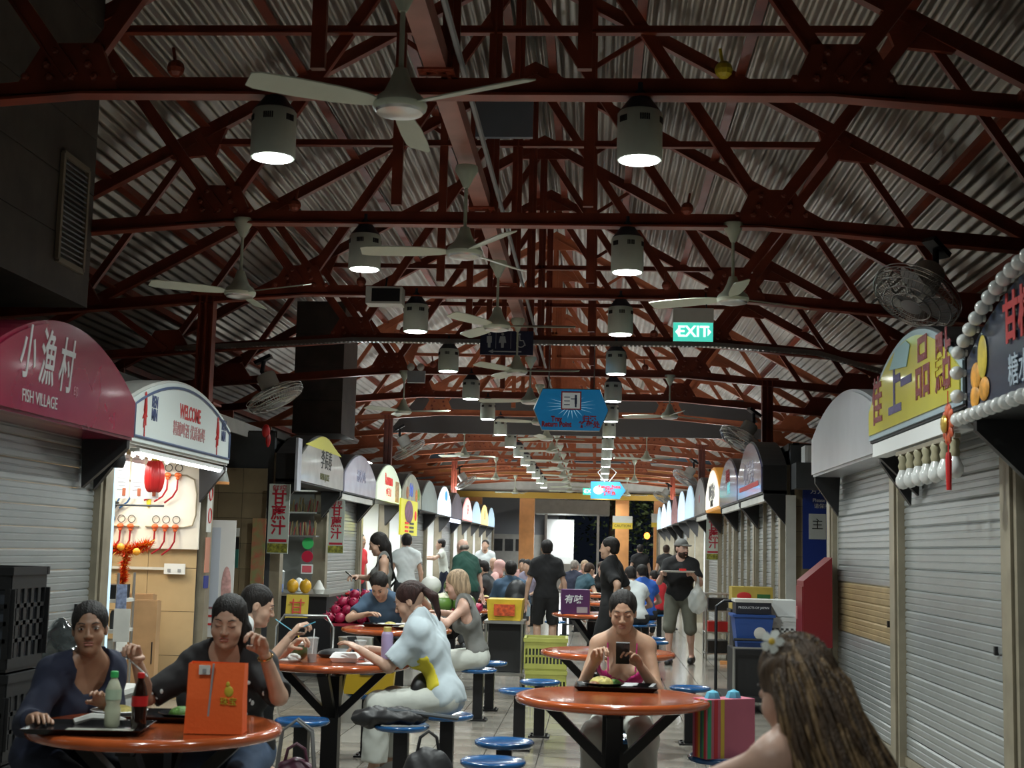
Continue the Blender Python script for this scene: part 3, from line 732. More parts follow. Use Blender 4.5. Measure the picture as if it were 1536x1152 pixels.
MB().prism([(-.22,-.105),(-.16,-.13),(-.16,-.112),(.18,-.112),(.18,-.098),(-.16,-.098),(-.16,-.08)],-.019,-.016).build('arrow',sy,r)
for a in(-.25,.25): MB().tube([(a,0,.145),(a,.0,.2)],.006,5).build('hanger',blacksteel,r)
# tray return sign
r=thing('tray_return_sign','blue hexagonal hanging sign reading Tray Return Point','sign',(-.33,16.5,3.17))
hx=[(-.44,0),(-.34,-.245),(.34,-.245),(.44,0),(.34,.245),(-.34,.245)]
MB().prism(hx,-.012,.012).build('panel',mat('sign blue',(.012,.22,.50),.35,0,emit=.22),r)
MB().tube([(x,0,z) for x,z in hx],.012,5,closed=True).build('rim',steel,r)
m=MB()
for i in range(20):
    a=2*PI*i/20+.1;ca,sa=math.cos(a),math.sin(a);R1=.12;R2=.30 if abs(ca)>.75 else .205
    m.add([(R1*.7*math.cos(a-.05),-.0135,.05+R1*.5*math.sin(a-.05)),(R1*.7*math.cos(a+.05),-.0135,.05+R1*.5*math.sin(a+.05)),(R2*ca,-.0135,.05+min(.18,R2)*sa*.9)],[(0,1,2)])
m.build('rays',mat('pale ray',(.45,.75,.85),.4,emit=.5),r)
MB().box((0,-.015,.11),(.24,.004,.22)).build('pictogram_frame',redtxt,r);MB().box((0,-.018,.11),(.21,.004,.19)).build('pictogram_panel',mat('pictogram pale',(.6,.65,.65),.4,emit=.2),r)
m=MB();
for i in range(3): m.box((-.05,-.021,.06+i*.045),(.07,.003,.01))
m.ball((.055,-.021,.165),(.015,.003,.015));m.box((.055,-.021,.11),(.028,.003,.08));m.box((.02,-.021,.13),(.05,.003,.012));m.box((.055,-.021,.05),(.02,.003,.04));m.build('pictogram',bluetxt,r)
text('Tray\nReturn Point',.085,(-.17,-.016,-.145),redtxt,r,bold=.004,lines=.75,sx=.8);text('归还\n托盘处',.085,(.22,-.016,-.145),redtxt,r,bold=.003,lines=.8)
for a in(-.27,.27): MB().tube([(a,0,.24),(a,0,.72),(a,.29,.86)],.008,6).build('hanging_rod',steel,r)
r=thing('far_tray_sign','small far light blue arrow sign hanging by white cords','sign',(.22,33,2.95))
MB().prism([(-.38,-.2),(.3,-.2),(.44,0),(.3,.2),(-.38,.2)],-.012,.012).build('panel',mat('sign light blue',(.04,.26,.55),.35,emit=.05),r)
text('Return Point\n归还\n托盘处',.1,(.06,-.016,0),redtxt,r,bold=.004,lines=.8);MB().ball((-.2,-.014,0),(.12,.003,.1)).build('pale_patch',mat('pictogram pale'),r)
for a in(-1,1): MB().tube([(a*.05,0,.2),(a*.22,0,.42),(0,0,.62)],.012,5).build('hanging_cord',white,r)
r=thing('notice_placard','small white and yellow placard hanging on the far orange pillar','sign',(.9,49.5,2.55));MB().box((0,0,.1),(.7,.02,.26)).build('panel',offwhite,r);MB().box((0,-.01,-.12),(.7,.02,.22)).build('yellow_band',mat('yellow placard',(.7,.5,.05),.5),r);text('CAUTION',.13,(0,-.024,-.12),blk_txt,r)
r=thing('notice_placard','small white and yellow placard on the far right orange pillar','sign',(2.1,46.5,2.55));MB().box((0,0,.1),(.6,.02,.3)).build('panel',offwhite,r);MB().box((0,-.01,-.12),(.6,.02,.15)).build('yellow_band',mat('yellow placard'),r)
# ------------------------------------------------------------ far end
for i,(x,w) in enumerate(((-4.55,.5),(-2.6,.55),(.93,.5),(2.35,.5))):
    wall_box('trim_end_pillar_%d'%(i+1),(x,52,1.75),(w,.4,3.5),orange_paint)
r=thing('end_beam','long yellow beam resting on the orange pillars at the far end','beam',(-1,51.6,3.52));MB().box((0,0,0),(9,.25,.22)).build('beam',mat('ochre beam',(.55,.34,.05),.5),r)
for nm,lb,y,z,h,m in (('orange_beam','upper orange beam crossing the far end of the hall',50.2,4.25,.28,orange_paint),('orange_beam','lower orange beam crossing the hall before the yellow one',46.5,4.12,.22,orange_paint),('blue_pipe','blue grey pipe crossing the hall near the far end',49.5,4.75,.2,mat('blue grey pipe',(.10,.16,.22),.5)),('fascia_board','pale fascia panel above the far yellow beam',51.8,4.0,.62,offwhite)):
    q=MB();q.box((0,0,0),(10,.12,h));q.box((0,-.07,-h/2),(10,.1,.02));solo(q,nm,lb,'beam' if 'beam' in nm else ('pipe' if 'pipe' in nm else 'panel'),m,(-1,y,z))
q=MB();q.prism([(-5,0),(5,0),(5,1.2),(0,3.4),(-5,1.2)],0,.1);solo(q,'gable_panel','pale gable closing the roof at the far end','wall',offwhite,(XC,52.3,4.3),kind='structure')
# outside: grey building, bright kiosk, trees, ground
o=MB().box((0,0,0),(40,40,.04)).build('ground',mat('dark paving',(.05,.05,.05),.6));o.location=(0,73,-.05);o['kind']='structure'
r=thing('grey_building','flat grey building beyond the orange pillars at the left','building',(-4.6,60,0));MB().box((0,0,2.6),(6,3,5.2)).build('wall',mat('grey render',(.30,.32,.35),.6),r);MB().box((3.15,-1.2,3.0),(.25,.6,6)).build('pipe_casing',dkgrey,r)
for x in(-.4,.05,.5): MB().box((x+.9,-1.53,1.7),(.35,.03,.5)).build('poster',dkgrey,r)
MB().box((1.3,-1.52,1.35),(2.2,.03,1.6)).build('notice_panel',offwhite,r)
r=thing('drink_kiosk','brightly lit white kiosk with a flat canopy beyond the far end','kiosk',(-1.0,57,0))
MB().box((-.55,1.2,1.4),(1.2,.2,2.8)).build('back_wall',white,r);MB().box((.0,0,3.25),(3.0,2.6,.55)).build('canopy',offwhite,r);MB().box((-.3,-.3,.5),(1.6,.6,1.0)).build('counter',offwhite,r)
MB().box((-.38,1.0,2.0),(.62,.08,1.3)).build('lit_panel',lit('kiosk panel',(.95,1,1),5),r)
m=MB()
for x in(-1.05,1.05): m.box((x,-.5,1.5),(.1,.1,3.0))
m.build('posts',steel,r)
area('kiosk_light',(-1,56.5,2.9),1.2,100,(.95,1,1))
area('added_yard_light',(3.5,56,5.5),.6,320,(1,.9,.75))  # added to light the trees; its lamp post is invented to go with it
t=thing('added_yard_lamp','slim added lamp for lighting the trees in the dark yard','lamp',(3.5,56.3,0));MB().tube([(0,0,0),(0,0,5.7),(0,-.5,5.75)],.05,8).build('post',blacksteel,t,True);MB().box((0,-.4,5.66),(.3,.6,.1)).build('lamp_head',grey,t)
leafm=mat('night leaves',(.08,.13,.05),.6,0,.5,3);trunkm=mat('bark',(.10,.07,.05),.8)
def tree(x,y,h,label,seed,n=1500):
    rr=random.Random(seed);r=thing('tree',label,'tree',(x,y,0))
    MB().tube([(0,0,0),(.1,0,h*.4),(-.1,.1,h*.8)],[.2,.14,.06],8).build('trunk',trunkm,r,True)
    m=MB()
    for i in range(n):
        a=rr.uniform(0,2*PI);u=rr.random()**.5*h*.38;z=h*.62+rr.gauss(0,h*.2);c=Vector((u*math.cos(a),u*math.sin(a),z));
        if c.z<.6: continue
        d=Vector((rr.gauss(0,1),rr.gauss(0,1),rr.gauss(-.4,.6))).normalized();e=d.cross(Vector((rr.gauss(0,1),rr.gauss(0,1),rr.gauss(0,1)))).normalized();L=rr.uniform(.16,.3)
        m.add([c,c+d*L*.5+e*L*.22,c+d*L,c+d*L*.5-e*L*.22],[(0,1,2,3)])
    m.build('foliage',leafm,r)['kind']='stuff'
for i,(x,y,h,lb) in enumerate(((.6,62,8,'dark tree between the far orange pillars'),(2.6,61,6,'bushy dark tree right of the far pillar'),(4.8,66,8,'dark tree behind the far right pillar'),(1.2,69,9,'tall tree farthest back in the dark yard'))): tree(x,y,h,lb,i+3)
r=thing('orange_lantern','small orange glowing lantern in the dark trees','lamp',(2.05,57.5,1.8))
MB().ball((0,0,.4),(.12,.12,.14),10,8).build('shade',lit('orange lantern glow',(1,.22,.03),6),r,True);MB().tube([(0,0,-1.8),(0,0,.3)],.02,6).build('post',blacksteel,r)

# added uplights hidden on the sign boxes, to brighten the far roof
for sd,J in((-1,FL),(1,FR)):
    for i in range(1,12):
        if i%2 and i<5: continue
        y=(J[i]+J[i+1])/2-.25;x=(XL-.10 if sd<0 else XR+.10)
        t=side_root('added_uplight',f'thin added uplight lying on top of the {ordn[i]} sign past the {"left" if sd<0 else "right"} alley','lamp',sd,y,2.90,x=x)
        MB().box((0,0,0),(.9,.06,.03)).build('fitting',white,t);MB().tube([(-.4,0,.03),(.4,0,.03)],.014,6).build('tube',tubem,t,True)
        area('added_uplight_glow',(x,y,2.97),.8,UP_W,(.95,1,.98),(PI,D_(-25*sd),0),sy=.1)
# ------------------------------------------------------------ people: smooth implicit bodies meshed with surface nets
V=lambda *a: np.array(a,dtype=np.float64)
def nrm(a): return a/(np.linalg.norm(a)+1e-9)
def seg(p,a,b,ra,rb):
    ab=b-a;t=np.clip(((p-a)@ab)/max(1e-9,ab@ab),0,1);return np.linalg.norm(p-a-t[:,None]*ab,axis=1)-(ra+(rb-ra)*t)
def ell(p,c,r,R=None):
    q=p-c
    if R is not None:q=q@R
    q=q/r;k0=np.linalg.norm(q,axis=1);k1=np.linalg.norm(q/r,axis=1)+1e-9;return k0*(k0-1)/k1
def smin(a,b,k):
    h=np.clip(.5+.5*(b-a)/k,0,1);return b*(1-h)+a*h-k*h*(1-h)
def nets(f,lo,hi,h):
    lo=np.array(lo,float);n=np.maximum(3,np.ceil((np.array(hi)-lo)/h).astype(int)+1)
    ax=[lo[i]+h*np.arange(n[i]) for i in range(3)]
    g=np.stack(np.meshgrid(*ax,indexing='ij'),-1).reshape(-1,3)
    v=f(g).reshape(n);ins=v<0
    c=n-1;cnt=np.zeros(c);pos=np.zeros((*c,3))
    idx=np.stack(np.meshgrid(*[np.arange(k) for k in c],indexing='ij'),-1).astype(float)
    cs=[(a,b,e) for a in(0,1) for b in(0,1) for e in(0,1)]
    sl=lambda o:tuple(slice(o[i],o[i]+c[i]) for i in range(3))
    for o in cs:
        for ax_ in range(3):
            if o[ax_]: continue
            o2=list(o);o2[ax_]=1;a=v[sl(o)];b=v[sl(o2)];m=(a<0)!=(b<0)
            t=np.where(m,a/np.where(m,a-b,1),0);cnt+=m
            for j in range(3): pos[...,j]+=np.where(m,o[j]+(t if j==ax_ else 0),0)
    act=cnt>0;vid=-np.ones(c,int);vid[act]=np.arange(act.sum())
    P=(idx[act]+pos[act]/cnt[act][:,None])*h+lo
    F=[]
    for ax_ in range(3):
        a,b=[(1,2),(2,0),(0,1)][ax_]
        s0=[slice(1,c[i]) for i in range(3)];s0[ax_]=slice(0,c[ax_]);
        s1=list(s0);s1[ax_]=slice(1,c[ax_]+1)
        i0=ins[tuple(s0)];i1=ins[tuple(s1)];m=i0!=i1
        w=np.argwhere(m)+np.array([s.start for s in s0])
        if not len(w): continue
        def at(da,db):
            q=w.copy();q[:,a]-=da;q[:,b]-=db;return vid[q[:,0],q[:,1],q[:,2]]
        q=np.stack([at(1,1),at(0,1),at(0,0),at(1,0)],1)
        fl=i0[m];q[~fl]=q[~fl][:,::-1];F.append(q)
    F=np.concatenate(F) if F else np.zeros((0,4),int);F=F[(F>=0).all(1)]
    return P,F
def npmesh(name,parts,mats):
    # parts: list of (P,F,matindex)
    me=bpy.data.meshes.new(name);vs=[];fs=[];mi=[];n=0
    for P,F,k in parts:
        vs.append(P);fs.append(F+n);mi+=[k]*len(F);n+=len(P)
    Pv=np.concatenate(vs);Fv=np.concatenate(fs)
    me.vertices.add(len(Pv));me.vertices.foreach_set('co',Pv.astype(np.float32).ravel())
    me.loops.add(Fv.size);me.loops.foreach_set('vertex_index',Fv.astype(np.int32).ravel())
    me.polygons.add(len(Fv));me.polygons.foreach_set('loop_start',(np.arange(len(Fv))*4).astype(np.int32));me.polygons.foreach_set('loop_total',np.full(len(Fv),4,np.int32))
    for m in mats: me.materials.append(m)
    me.polygons.foreach_set('material_index',np.array(mi,np.int32));me.polygons.foreach_set('use_smooth',[True]*len(Fv))
    me.update(calc_edges=True);me.validate();return me
def link(me,name,parent):
    o=bpy.data.objects.new(name,me);C.objects.link(o);o.parent=parent;return o
# ---- head templates, local: x right, y forward, z up, origin head centre (ears)
def head_sdf(p,fem,sleep=False,chub=0,detail=True):
    p=p.copy();p[:,0]=np.abs(p[:,0]);w=.95 if fem else 1
    d=ell(p,V(0,-.012,.038),V(.074*w,.094,.084))
    d=smin(d,ell(p,V(0,.022,-.025),V((.060+.008*chub)*w,.066,.088)),.03)
    d=smin(d,ell(p,V(0,.040,-.078),V((.036 if fem else .044)+.012*chub,.040,.030)),.03)
    d=smin(d,ell(p,V(.036,.052,-.028),V(.026+.006*chub,.026,.028)),.02)
    if detail:
        d=smin(d,seg(p,V(0,.080,.032),V(.032,.072,.038),.008,.007),.014)          # brow
        d=-smin(-d,ell(p,V(.031,.100,.014),V(.017,.018,.012)),.012)                 # sockets
        d=smin(d,ell(p,V(.031,.074,.013),V(.016,.013,.012)),.006)                   # lids/eyeball mass
        d=smin(d,seg(p,V(0,.086,.018),V(0,.103,-.020),.006,.010),.010)              # nose
        d=smin(d,ell(p,V(.011,.094,-.024),V(.009,.011,.008)),.006)
        d=smin(d,seg(p,V(0,.088,-.048),V(.018,.080,-.051),.006,.004),.006)          # lips
        d=smin(d,seg(p,V(0,.087,-.058),V(.015,.080,-.056),.007,.004),.006)
        d=-smin(-d,seg(p,V(0,.0985,-.0530),V(.02,.0875,-.0530),.0022,.0015),.002)
        d=smin(d,ell(p,V(0,.075,-.088),V(.016,.014,.014)),.015)
        d=smin(d,ell(p,V(.074*w,-.010,.002),V(.010,.019,.031)),.006)                # ear
        d=-smin(-d,ell(p,V(.086*w,-.002,.004),V(.008,.010,.018)),.004)
    else:
        d=smin(d,seg(p,V(0,.086,.018),V(0,.105,-.022),.008,.013),.01)
        d=smin(d,ell(p,V(.074*w,-.010,.002),V(.012,.019,.031)),.006)
        d=smin(d,seg(p,V(0,.084,-.054),V(.016,.08,-.054),.008,.005),.006)
    return d
HT={}
def head_mesh(fem,chub,h,detail):
    k=(fem,chub,h)
    if k not in HT: HT[k]=nets(lambda p:head_sdf(p,fem,chub=chub,detail=detail),(-.10,-.12,-.13),(.10,.13,.14),h)
    return HT[k]
# ---- hand templates: local: origin wrist, +y along palm, +z back of hand, thumb at +x ; curl
def hand_sdf(p,curl,spread,thumb):
    d=ell(p,V(0,.045,0),V(.040,.052,.015));d=smin(d,seg(p,V(0,-.02,0),V(0,.02,0),.024,.024),.012)
    L=[(.030,.088,(.040,.024,.019),.0088),(.010,.094,(.044,.028,.020),.0090),(-.011,.090,(.041,.026,.020),.0086),(-.030,.080,(.032,.020,.017),.0076)]
    for i,(x,y,ls,r) in enumerate(L):
        a=V(x*.9,y-.03,0);dirx=x*spread*4;ang=0;b=V(x,y,.001);d=smin(d,seg(p,a,b,.011,r*1.05),.008)
        for j,l in enumerate(ls):
            ang+=(curl[i] if hasattr(curl,'__len__') else curl)*(.8,1.1,.8)[j]
            c=b+l*nrm(V(dirx*math.cos(ang),math.cos(ang),-math.sin(ang)));d=smin(d,seg(p,b,c,r,r*.9),.003);b=c;r*=.93
    a=V(.022,.018,-.004);b=V(.046,.042,-.010-.012*thumb);c=b+.030*nrm(V(.55-.9*thumb,.8,-.3-.6*thumb));e=c+.024*nrm(V(.15-.9*thumb,.9,-.3-.6*thumb))
    d=smin(d,seg(p,a,b,.016,.012),.012);d=smin(d,seg(p,b,c,.0112,.0098),.004);d=smin(d,seg(p,c,e,.0098,.0082),.003)
    return d
HN={}
HK={'relax':(.32,.02,.2),'grip':(.95,.01,.9),'phone':((.6,.5,.5,.55),.03,.3),'pinch':((.85,.8,.9,1.0),.0,1.0),'flat':(.08,.03,.0)}
def hand_mesh(kind,h):
    k=(kind,h)
    if k not in HN:
        c,s,t=HK[kind];HN[k]=nets(lambda p:hand_sdf(p,c,s,t),(-.06,-.045,-.12),(.095,.20,.05),h)
    return HN[k]
def ik(a,b,l1,l2,hint):
    d=b-a;L=np.linalg.norm(d);mx=(l1+l2)*.995
    if L>mx: b=a+d/L*mx;d=b-a;L=mx
    u=d/L;x=(l1*l1-l2*l2+L*L)/(2*L);y=math.sqrt(max(0,l1*l1-x*x));h=np.array(hint,float);h=nrm(h-u*(h@u));return a+u*x+h*y,b
SKINS={}
def skin(n,c):
    if n not in MATS:
        m=mat(n,c,.48,0,.10,18);b=m.node_tree.nodes['Principled BSDF'];b.inputs['Subsurface Weight'].default_value=.08;b.inputs['Subsurface Radius'].default_value=(.5,.2,.1);b.inputs['Subsurface Scale'].default_value=.02
    return MATS[n]
def hairm(n,c): return mat('hair '+n,c,.58,0,.55,9,.6,spec=.3,stretch=(6,6,.7),bscale=30)
HB=hairm('black',(.012,.009,.008));HD=hairm('dark brown',(.045,.024,.014));HBL=hairm('blonde',(.42,.30,.19));HL=hairm('long brown',(.085,.052,.030));HG=hairm('grey',(.25,.22,.19))
eyew=mat('eye white',(.42,.40,.38),.3);iris=mat('iris dark',(.012,.008,.006),.15);lipm=mat('lip',(.40,.16,.13),.45);browm=mat('eyebrow',(.02,.013,.01),.7)
cloth_c={}
def cloth(n,c,rough=.85,noise=.12,sc=5): return mat('cloth '+n,c,rough,0,noise,sc,.7,bscale=9)
def person(label,pos,rz,pose='sit',fem=False,sc=1,build=1.0,lean=0,side=0,twist=0,head=(0,0,0),skinm=None,hair='short',hairmat=None,
           top=None,sleeve=.45,topoff=.017,neck=.0,bottom=None,leglen=1.0,legw=0,shoes=None,res='n',hands=(None,None),handk=('relax','relax'),hrot=(0,0),
           feet=None,knees=None,elb=((1,-.4,-.3),(-1,-.4,-.3)),closed=False,chub=0,crop=False,hem=-.06,tank=False,extra=None,group=None,noseatz=None,pz=None,name='person',neckl=1,eyes=True,cat='person',locks=False):
    r=thing(name,label,cat,(pos[0],pos[1],0),rz,group)
    sk=skinm or skin('skin light',(.50,.31,.22));hm=hairmat or HB
    b=build*(.90 if fem else 1)
    H={'n':(.013,.0048,.0045,.011),'m':(.018,.008,.006,.015),'f':(.026,.012,.009,.022)}[res];hb,hh,hd,hc=H
    near=res=='n'
    sit=pose=='sit'
    pzv=pz if pz is not None else (.56 if sit else .93*sc)
    P=V(0,0,pzv)
    cl,sl_=math.cos(lean),math.sin(lean);sp=nrm(V(math.sin(side),sl_,cl))
    torsoR=lambda v:v
    rt=V(math.cos(twist),math.sin(twist),0);rt=nrm(rt-sp*(rt@sp));fw=np.cross(sp,rt)
    N=P+sp*.50*sc; sw=(.165 if not fem else .145)*sc*build**.5
    SH=[N-sp*.055*sc+rt*sw*s for s in(1,-1)];r0=V(1,0,0)
    HP=[P+r0*.088*sc*s*b-V(0,0,.02) for s in(1,-1)]
    hy,hp,hr=head # yaw(left +), pitch(down +), roll
    Rh=np.array(Matrix.Rotation(hy,3,'Z')@Matrix.Rotation(-hp,3,'X')@Matrix.Rotation(hr,3,'Y'))
    nk=nrm(sp+V(0,.25+.4*math.sin(hp)*math.cos(hy),.9));Hc=N+nk*.055*sc*neckl+Rh@V(0,.022,.098)*sc
    hs=sc*(1.06 if not fem else 1.04)
    # arms
    arms=[]
    for i,s in enumerate((1,-1)):
        hnd=hands[i]
        if hnd is None: hnd=(P+V(s*.27*b,.02,-.10)) if not sit else P+V(s*.14,.34,.07)
        e,w=ik(SH[i],np.array(hnd,float),.285*sc,.245*sc,elb[i]);arms.append((SH[i],e,w))
    legs=[]
    for i,s in enumerate((1,-1)):
        ft=(feet[i] if feet is not None else (V(s*.13,.44,.085) if sit else V(s*.10,0,.085)));kh=knees[i] if knees is not None else (s*.15,1,.35)
        k,a=ik(HP[i],np.array(ft,float),.43*sc,.42*sc,kh);legs.append((HP[i],k,a))
    bust=[N-sp*.19*sc+rt*.065*s+fw*.085*b for s in(1,-1)] if fem else []
    FL_=lambda p,c,sq:(p-c)-np.outer((p-c)@fw,fw)*(1-sq)  # squash depth
    def torso(p,o=0):
        d=None
        c0=P+sp*.04
        q=FL_(p,c0,1.28)
        lo=V(0,0,0)
        a=seg(q,P+V(0,0,.0)-c0+rt*.055*b,P-c0-rt*.055*b,.108*b+o,.108*b+o)
        a=smin(a,seg(q,P-c0+sp*.06,N-sp*.30*sc-c0,(.118 if not fem else .105)*b*build**.5+o,(.122 if not fem else .100)*b+o),.06)
        ch=N-sp*.17*sc-c0
        a=smin(a,seg(q,ch-rt*.05*b,ch+rt*.05*b,.118*b**.7+o,.118*b**.7+o),.06)
        q2=FL_(p,c0,1.12)
        a=smin(a,seg(q2,SH[0]-c0-rt*.01,SH[1]-c0+rt*.01,.054*sc+o,.054*sc+o),.05)
        a=smin(a,np.minimum(seg(q2,SH[0]-c0,N+sp*.045*sc-c0,.044*sc+o,.050*sc+o),seg(q2,SH[1]-c0,N+sp*.045*sc-c0,.044*sc+o,.050*sc+o)),.05)
        for k in bust: a=smin(a,ell(p,k,V(.055,.05,.055)+o),.03)
        return a
    def armsd(p,i,o=0,t=1.0):
        S_,e,w=arms[i];d=seg(p,S_,e,.047*sc*b**.6+o,.037*sc*b**.6+o)
        if t>1: d=smin(d,seg(p,e,w,.039*sc*b**.6+o,.027*sc+o),.02)
        return d
    def body(p):
        d=torso(p)
        d=smin(d,seg(p,N-sp*.04*sc,Hc+Rh@V(0,-.02,-.05)*sc,.056*sc if not fem else .049*sc,.052*sc if not fem else .046*sc),.035)
        for i in(0,1):
            d=smin(d,armsd(p,i,0,2),.025)
            h_,k,a=legs[i]
            d=smin(d,seg(p,h_,k,.082*sc*b,.053*sc),.04);d=smin(d,seg(p,k,a,.052*sc,.034*sc),.02)
            d=smin(d,ell(p,k+(a-k)*.28+nrm(k-h_)*-.012,V(.052,.052,.11)*sc),.03)
            d=smin(d,seg(p,a,a+V(0,.12,-.045),.036,.026),.02)
        return d
    J=[P,N,*SH,Hc]+[x for A in arms for x in A]+[x for A in legs for x in A]
    J=np.array(J);lo=J.min(0)-.19;hi=J.max(0)+.19;lo[2]=max(lo[2],-.01);hi[2]=N[2]+.22;hi[1]=max(hi[1],.3)
    parts=[(*nets(body,lo,hi,hb),0)]
    hp_,hf=head_mesh(fem,chub,hh,res!='f')
    parts.append(((hp_*hs)@Rh.T+Hc,hf,0))
    for i,s in enumerate((1,-1)):
        S_,e,w=arms[i];d=nrm(w-e);
        up=V(0,0,1) if abs(d[2])<.85 else V(0,1,0)
        # palm orientation: back of hand away from body centre by default, rotated by hrot
        x=nrm(np.cross(d,up));z=np.cross(x,d);R=np.array([x,d,z]).T
        R=R@np.array(Matrix.Rotation(hrot[i],3,'Y'))
        hv,hf2=hand_mesh(handk[i],hd);hv=hv*sc*(1.0 if fem else 1.06)
        if s>0: hv=hv*V(-1,1,1);hf2=hf2[:,::-1]
        parts.append((hv@R.T+w,hf2,0))
    body_o=link(npmesh('body',parts,[sk]),'body',r)
    def sub(name,f,m,lo_,hi_,h=None,par=None):
        Pv,Fv=nets(f,lo_,hi_,h or hc)
        if len(Fv)==0: return None
        return link(npmesh(name,[(Pv,Fv,0)],[m]),name,par or r)
    # clothing
    if top is not None:
        wr=lambda p:.0035*np.sin(p[:,2]*55+3*np.sin(p[:,0]*21)+2*np.sin(p[:,1]*17))*np.sin(p[:,0]*31+p[:,1]*23+1.3)
        nc=N+fw*.035+sp*(.035-neck)
        def shirt(p):
            o=topoff;d=torso(p,o)
            d=np.maximum(d,-((p-(P+sp*hem))@sp))
            if tank:
                d=np.maximum(d,-(seg(p,SH[0]+rt*.02+sp*.10,SH[0]+rt*.03-sp*.08,.062,.070)));d=np.maximum(d,-(seg(p,SH[1]-rt*.02+sp*.10,SH[1]-rt*.03-sp*.08,.062,.070)))
            else:
                for i in(0,1):
                    S_,e,w=arms[i]
                    t=min(1,sleeve);a=seg(p,S_+(N-S_)*.16-sp*.02,S_+(e-S_)*t,.053*sc*b**.6+o,(.047+ (.006 if sleeve<.8 else 0))*sc*b**.6+o)
                    u=nrm(e-S_);a=np.maximum(a,(p-(S_+(e-S_)*t))@u)
                    if sleeve>1:
                        t2=sleeve-1;a2=seg(p,e,e+(w-e)*t2,.046*sc+o,.034*sc+o);a2=np.maximum(a2,(p-(e+(w-e)*t2))@nrm(w-e));a=seg(p,S_,e,.053*sc+o,.045*sc+o);a=smin(a,a2,.015)
                    d=smin(d,a,.055)
            d=np.maximum(d,-(seg(p,nc,nc+sp*.14,.064*sc+neck*.55,.085*sc+neck*.3)))
            if neck>.06: d=np.maximum(d,-seg(p,nc+fw*.08,nc+fw*.12-sp*neck*.6,.05,.02))
            return d+wr(p)
        A=np.array([P,N,*SH]+[x for Q in arms for x in Q[:(3 if sleeve>1 else 2)]]);sub('shirt',shirt,top,A.min(0)-.19,A.max(0)+.16)
    if bottom is not None:
        wr2=lambda p:.004*np.sin(p[:,2]*38+4*np.sin(p[:,0]*18))*np.sin(p[:,1]*22+p[:,0]*14)
        def pants(p):
            o=.014;d=torso(p,.006);d=np.maximum(d,((p-(P+sp*.055))@sp))
            for i in(0,1):
                h_,k,a=legs[i]
                t=seg(p,h_,k,.086*sc*b+o,.058*sc+o+legw*.6)
                if leglen<=1:
                    e=h_+(k-h_)*1.0
                    if leglen<1: u=nrm(k-h_);t=np.maximum(t,(p-(h_+(k-h_)*leglen))@u)
                else:
                    t2=leglen-1;q=k+(a-k)*t2;s2=seg(p,k,q,.056*sc+o+legw*.6,.040*sc+o+legw);s2=np.maximum(s2,(p-q)@nrm(a-k));t=smin(t,s2,.03)
                d=smin(d,t,.03)
            return d+wr2(p)
        A=np.array([P,P+sp*.1]+[x for Q in legs for x in Q]);sub('trousers' if leglen>1.5 else 'shorts',pants,bottom,A.min(0)-.17,A.max(0)+.17)
    if shoes is not None and res!='f' or (shoes is not None and not sit):
        for i in(0,1):
            a=legs[i][2]
            def shoe(p,a=a):
                q=p-a;d=seg(q*V(1,1,1.0),V(0,-.03,-.045),V(0,.14,-.052),.052,.046);d=smin(d,seg(q,V(0,-.01,-.03),V(0,-.01,.0),.044,.044),.03);return np.maximum(d,-(q[:,2]+a[2]-.004))
            sub('shoe',shoe,shoes,a-V(.08,.11,.095),a+V(.08,.2,.07))
    # hair (in head space)
    hh2={'n':.0055,'m':.010,'f':.016}[res]
    def toh(p): return ((p-Hc)@Rh)/hs
    def hair_f(p):
        q=toh(p);w=.0010*np.sin(q[:,0]*240+q[:,2]*30)+.0008*np.sin(q[:,0]*410+q[:,1]*90)
        d=ell(q,V(0,-.020,.046),V(.083,.098,.089))
        face=ell(q,V(0,.105,-.02),V(.070,.078,.112 if hair not in('fringe',) else .098));face=np.minimum(face,ell(q,V(.0,.095,-.06),V(.074,.075,.10)))
        if hair in('short','crew','cap'):
            d=np.maximum(d,-(q[:,2]+.015+ .35*(q[:,1]+.02)*0+.0));d=smin(d,np.maximum(ell(q,V(0,-.05,.0),V(.070,.062,.07)),-(q[:,2]+.055)),.01)
            ear=ell(V(1,1,1)*np.stack([np.abs(q[:,0]),q[:,1],q[:,2]],1),V(.078,.0,-.005),V(.03,.024,.034));d=np.maximum(d,-ear)
        elif hair=='bald': d=np.maximum(ell(q,V(0,-.03,-.005),V(.080,.082,.05)),-(q[:,2]+.04));d=np.maximum(d,q[:,2]-.03)
        elif hair=='bun': d=np.maximum(d,-(q[:,2]+.05+q[:,1]*.9));d=smin(d,ell(q,V(0,-.115,.0),V(.040,.040,.040)),.012)
        elif hair=='pony': d=np.maximum(d,-(q[:,2]+.05+q[:,1]*.9));d=smin(d,seg(q,V(0,-.10,.05),V(0,-.15,-.02),.026,.030),.02);d=smin(d,seg(q,V(0,-.15,-.02),V(0,-.14,-.17),.030,.012),.015)
        elif hair=='bob': d=smin(d,np.maximum(ell(q,V(0,-.035,-.02),V(.088,.080,.115)),-(q[:,2]+.105)),.02)
        elif hair in('long','fringe'):
            d=smin(d,np.maximum(ell(q,V(0,-.045,-.02),V(.086,.075,.11)),-(q[:,2]+.12)),.02)
        else: d=d
        return smin(np.maximum(d,-face),np.full(len(q),9.),.001)+w
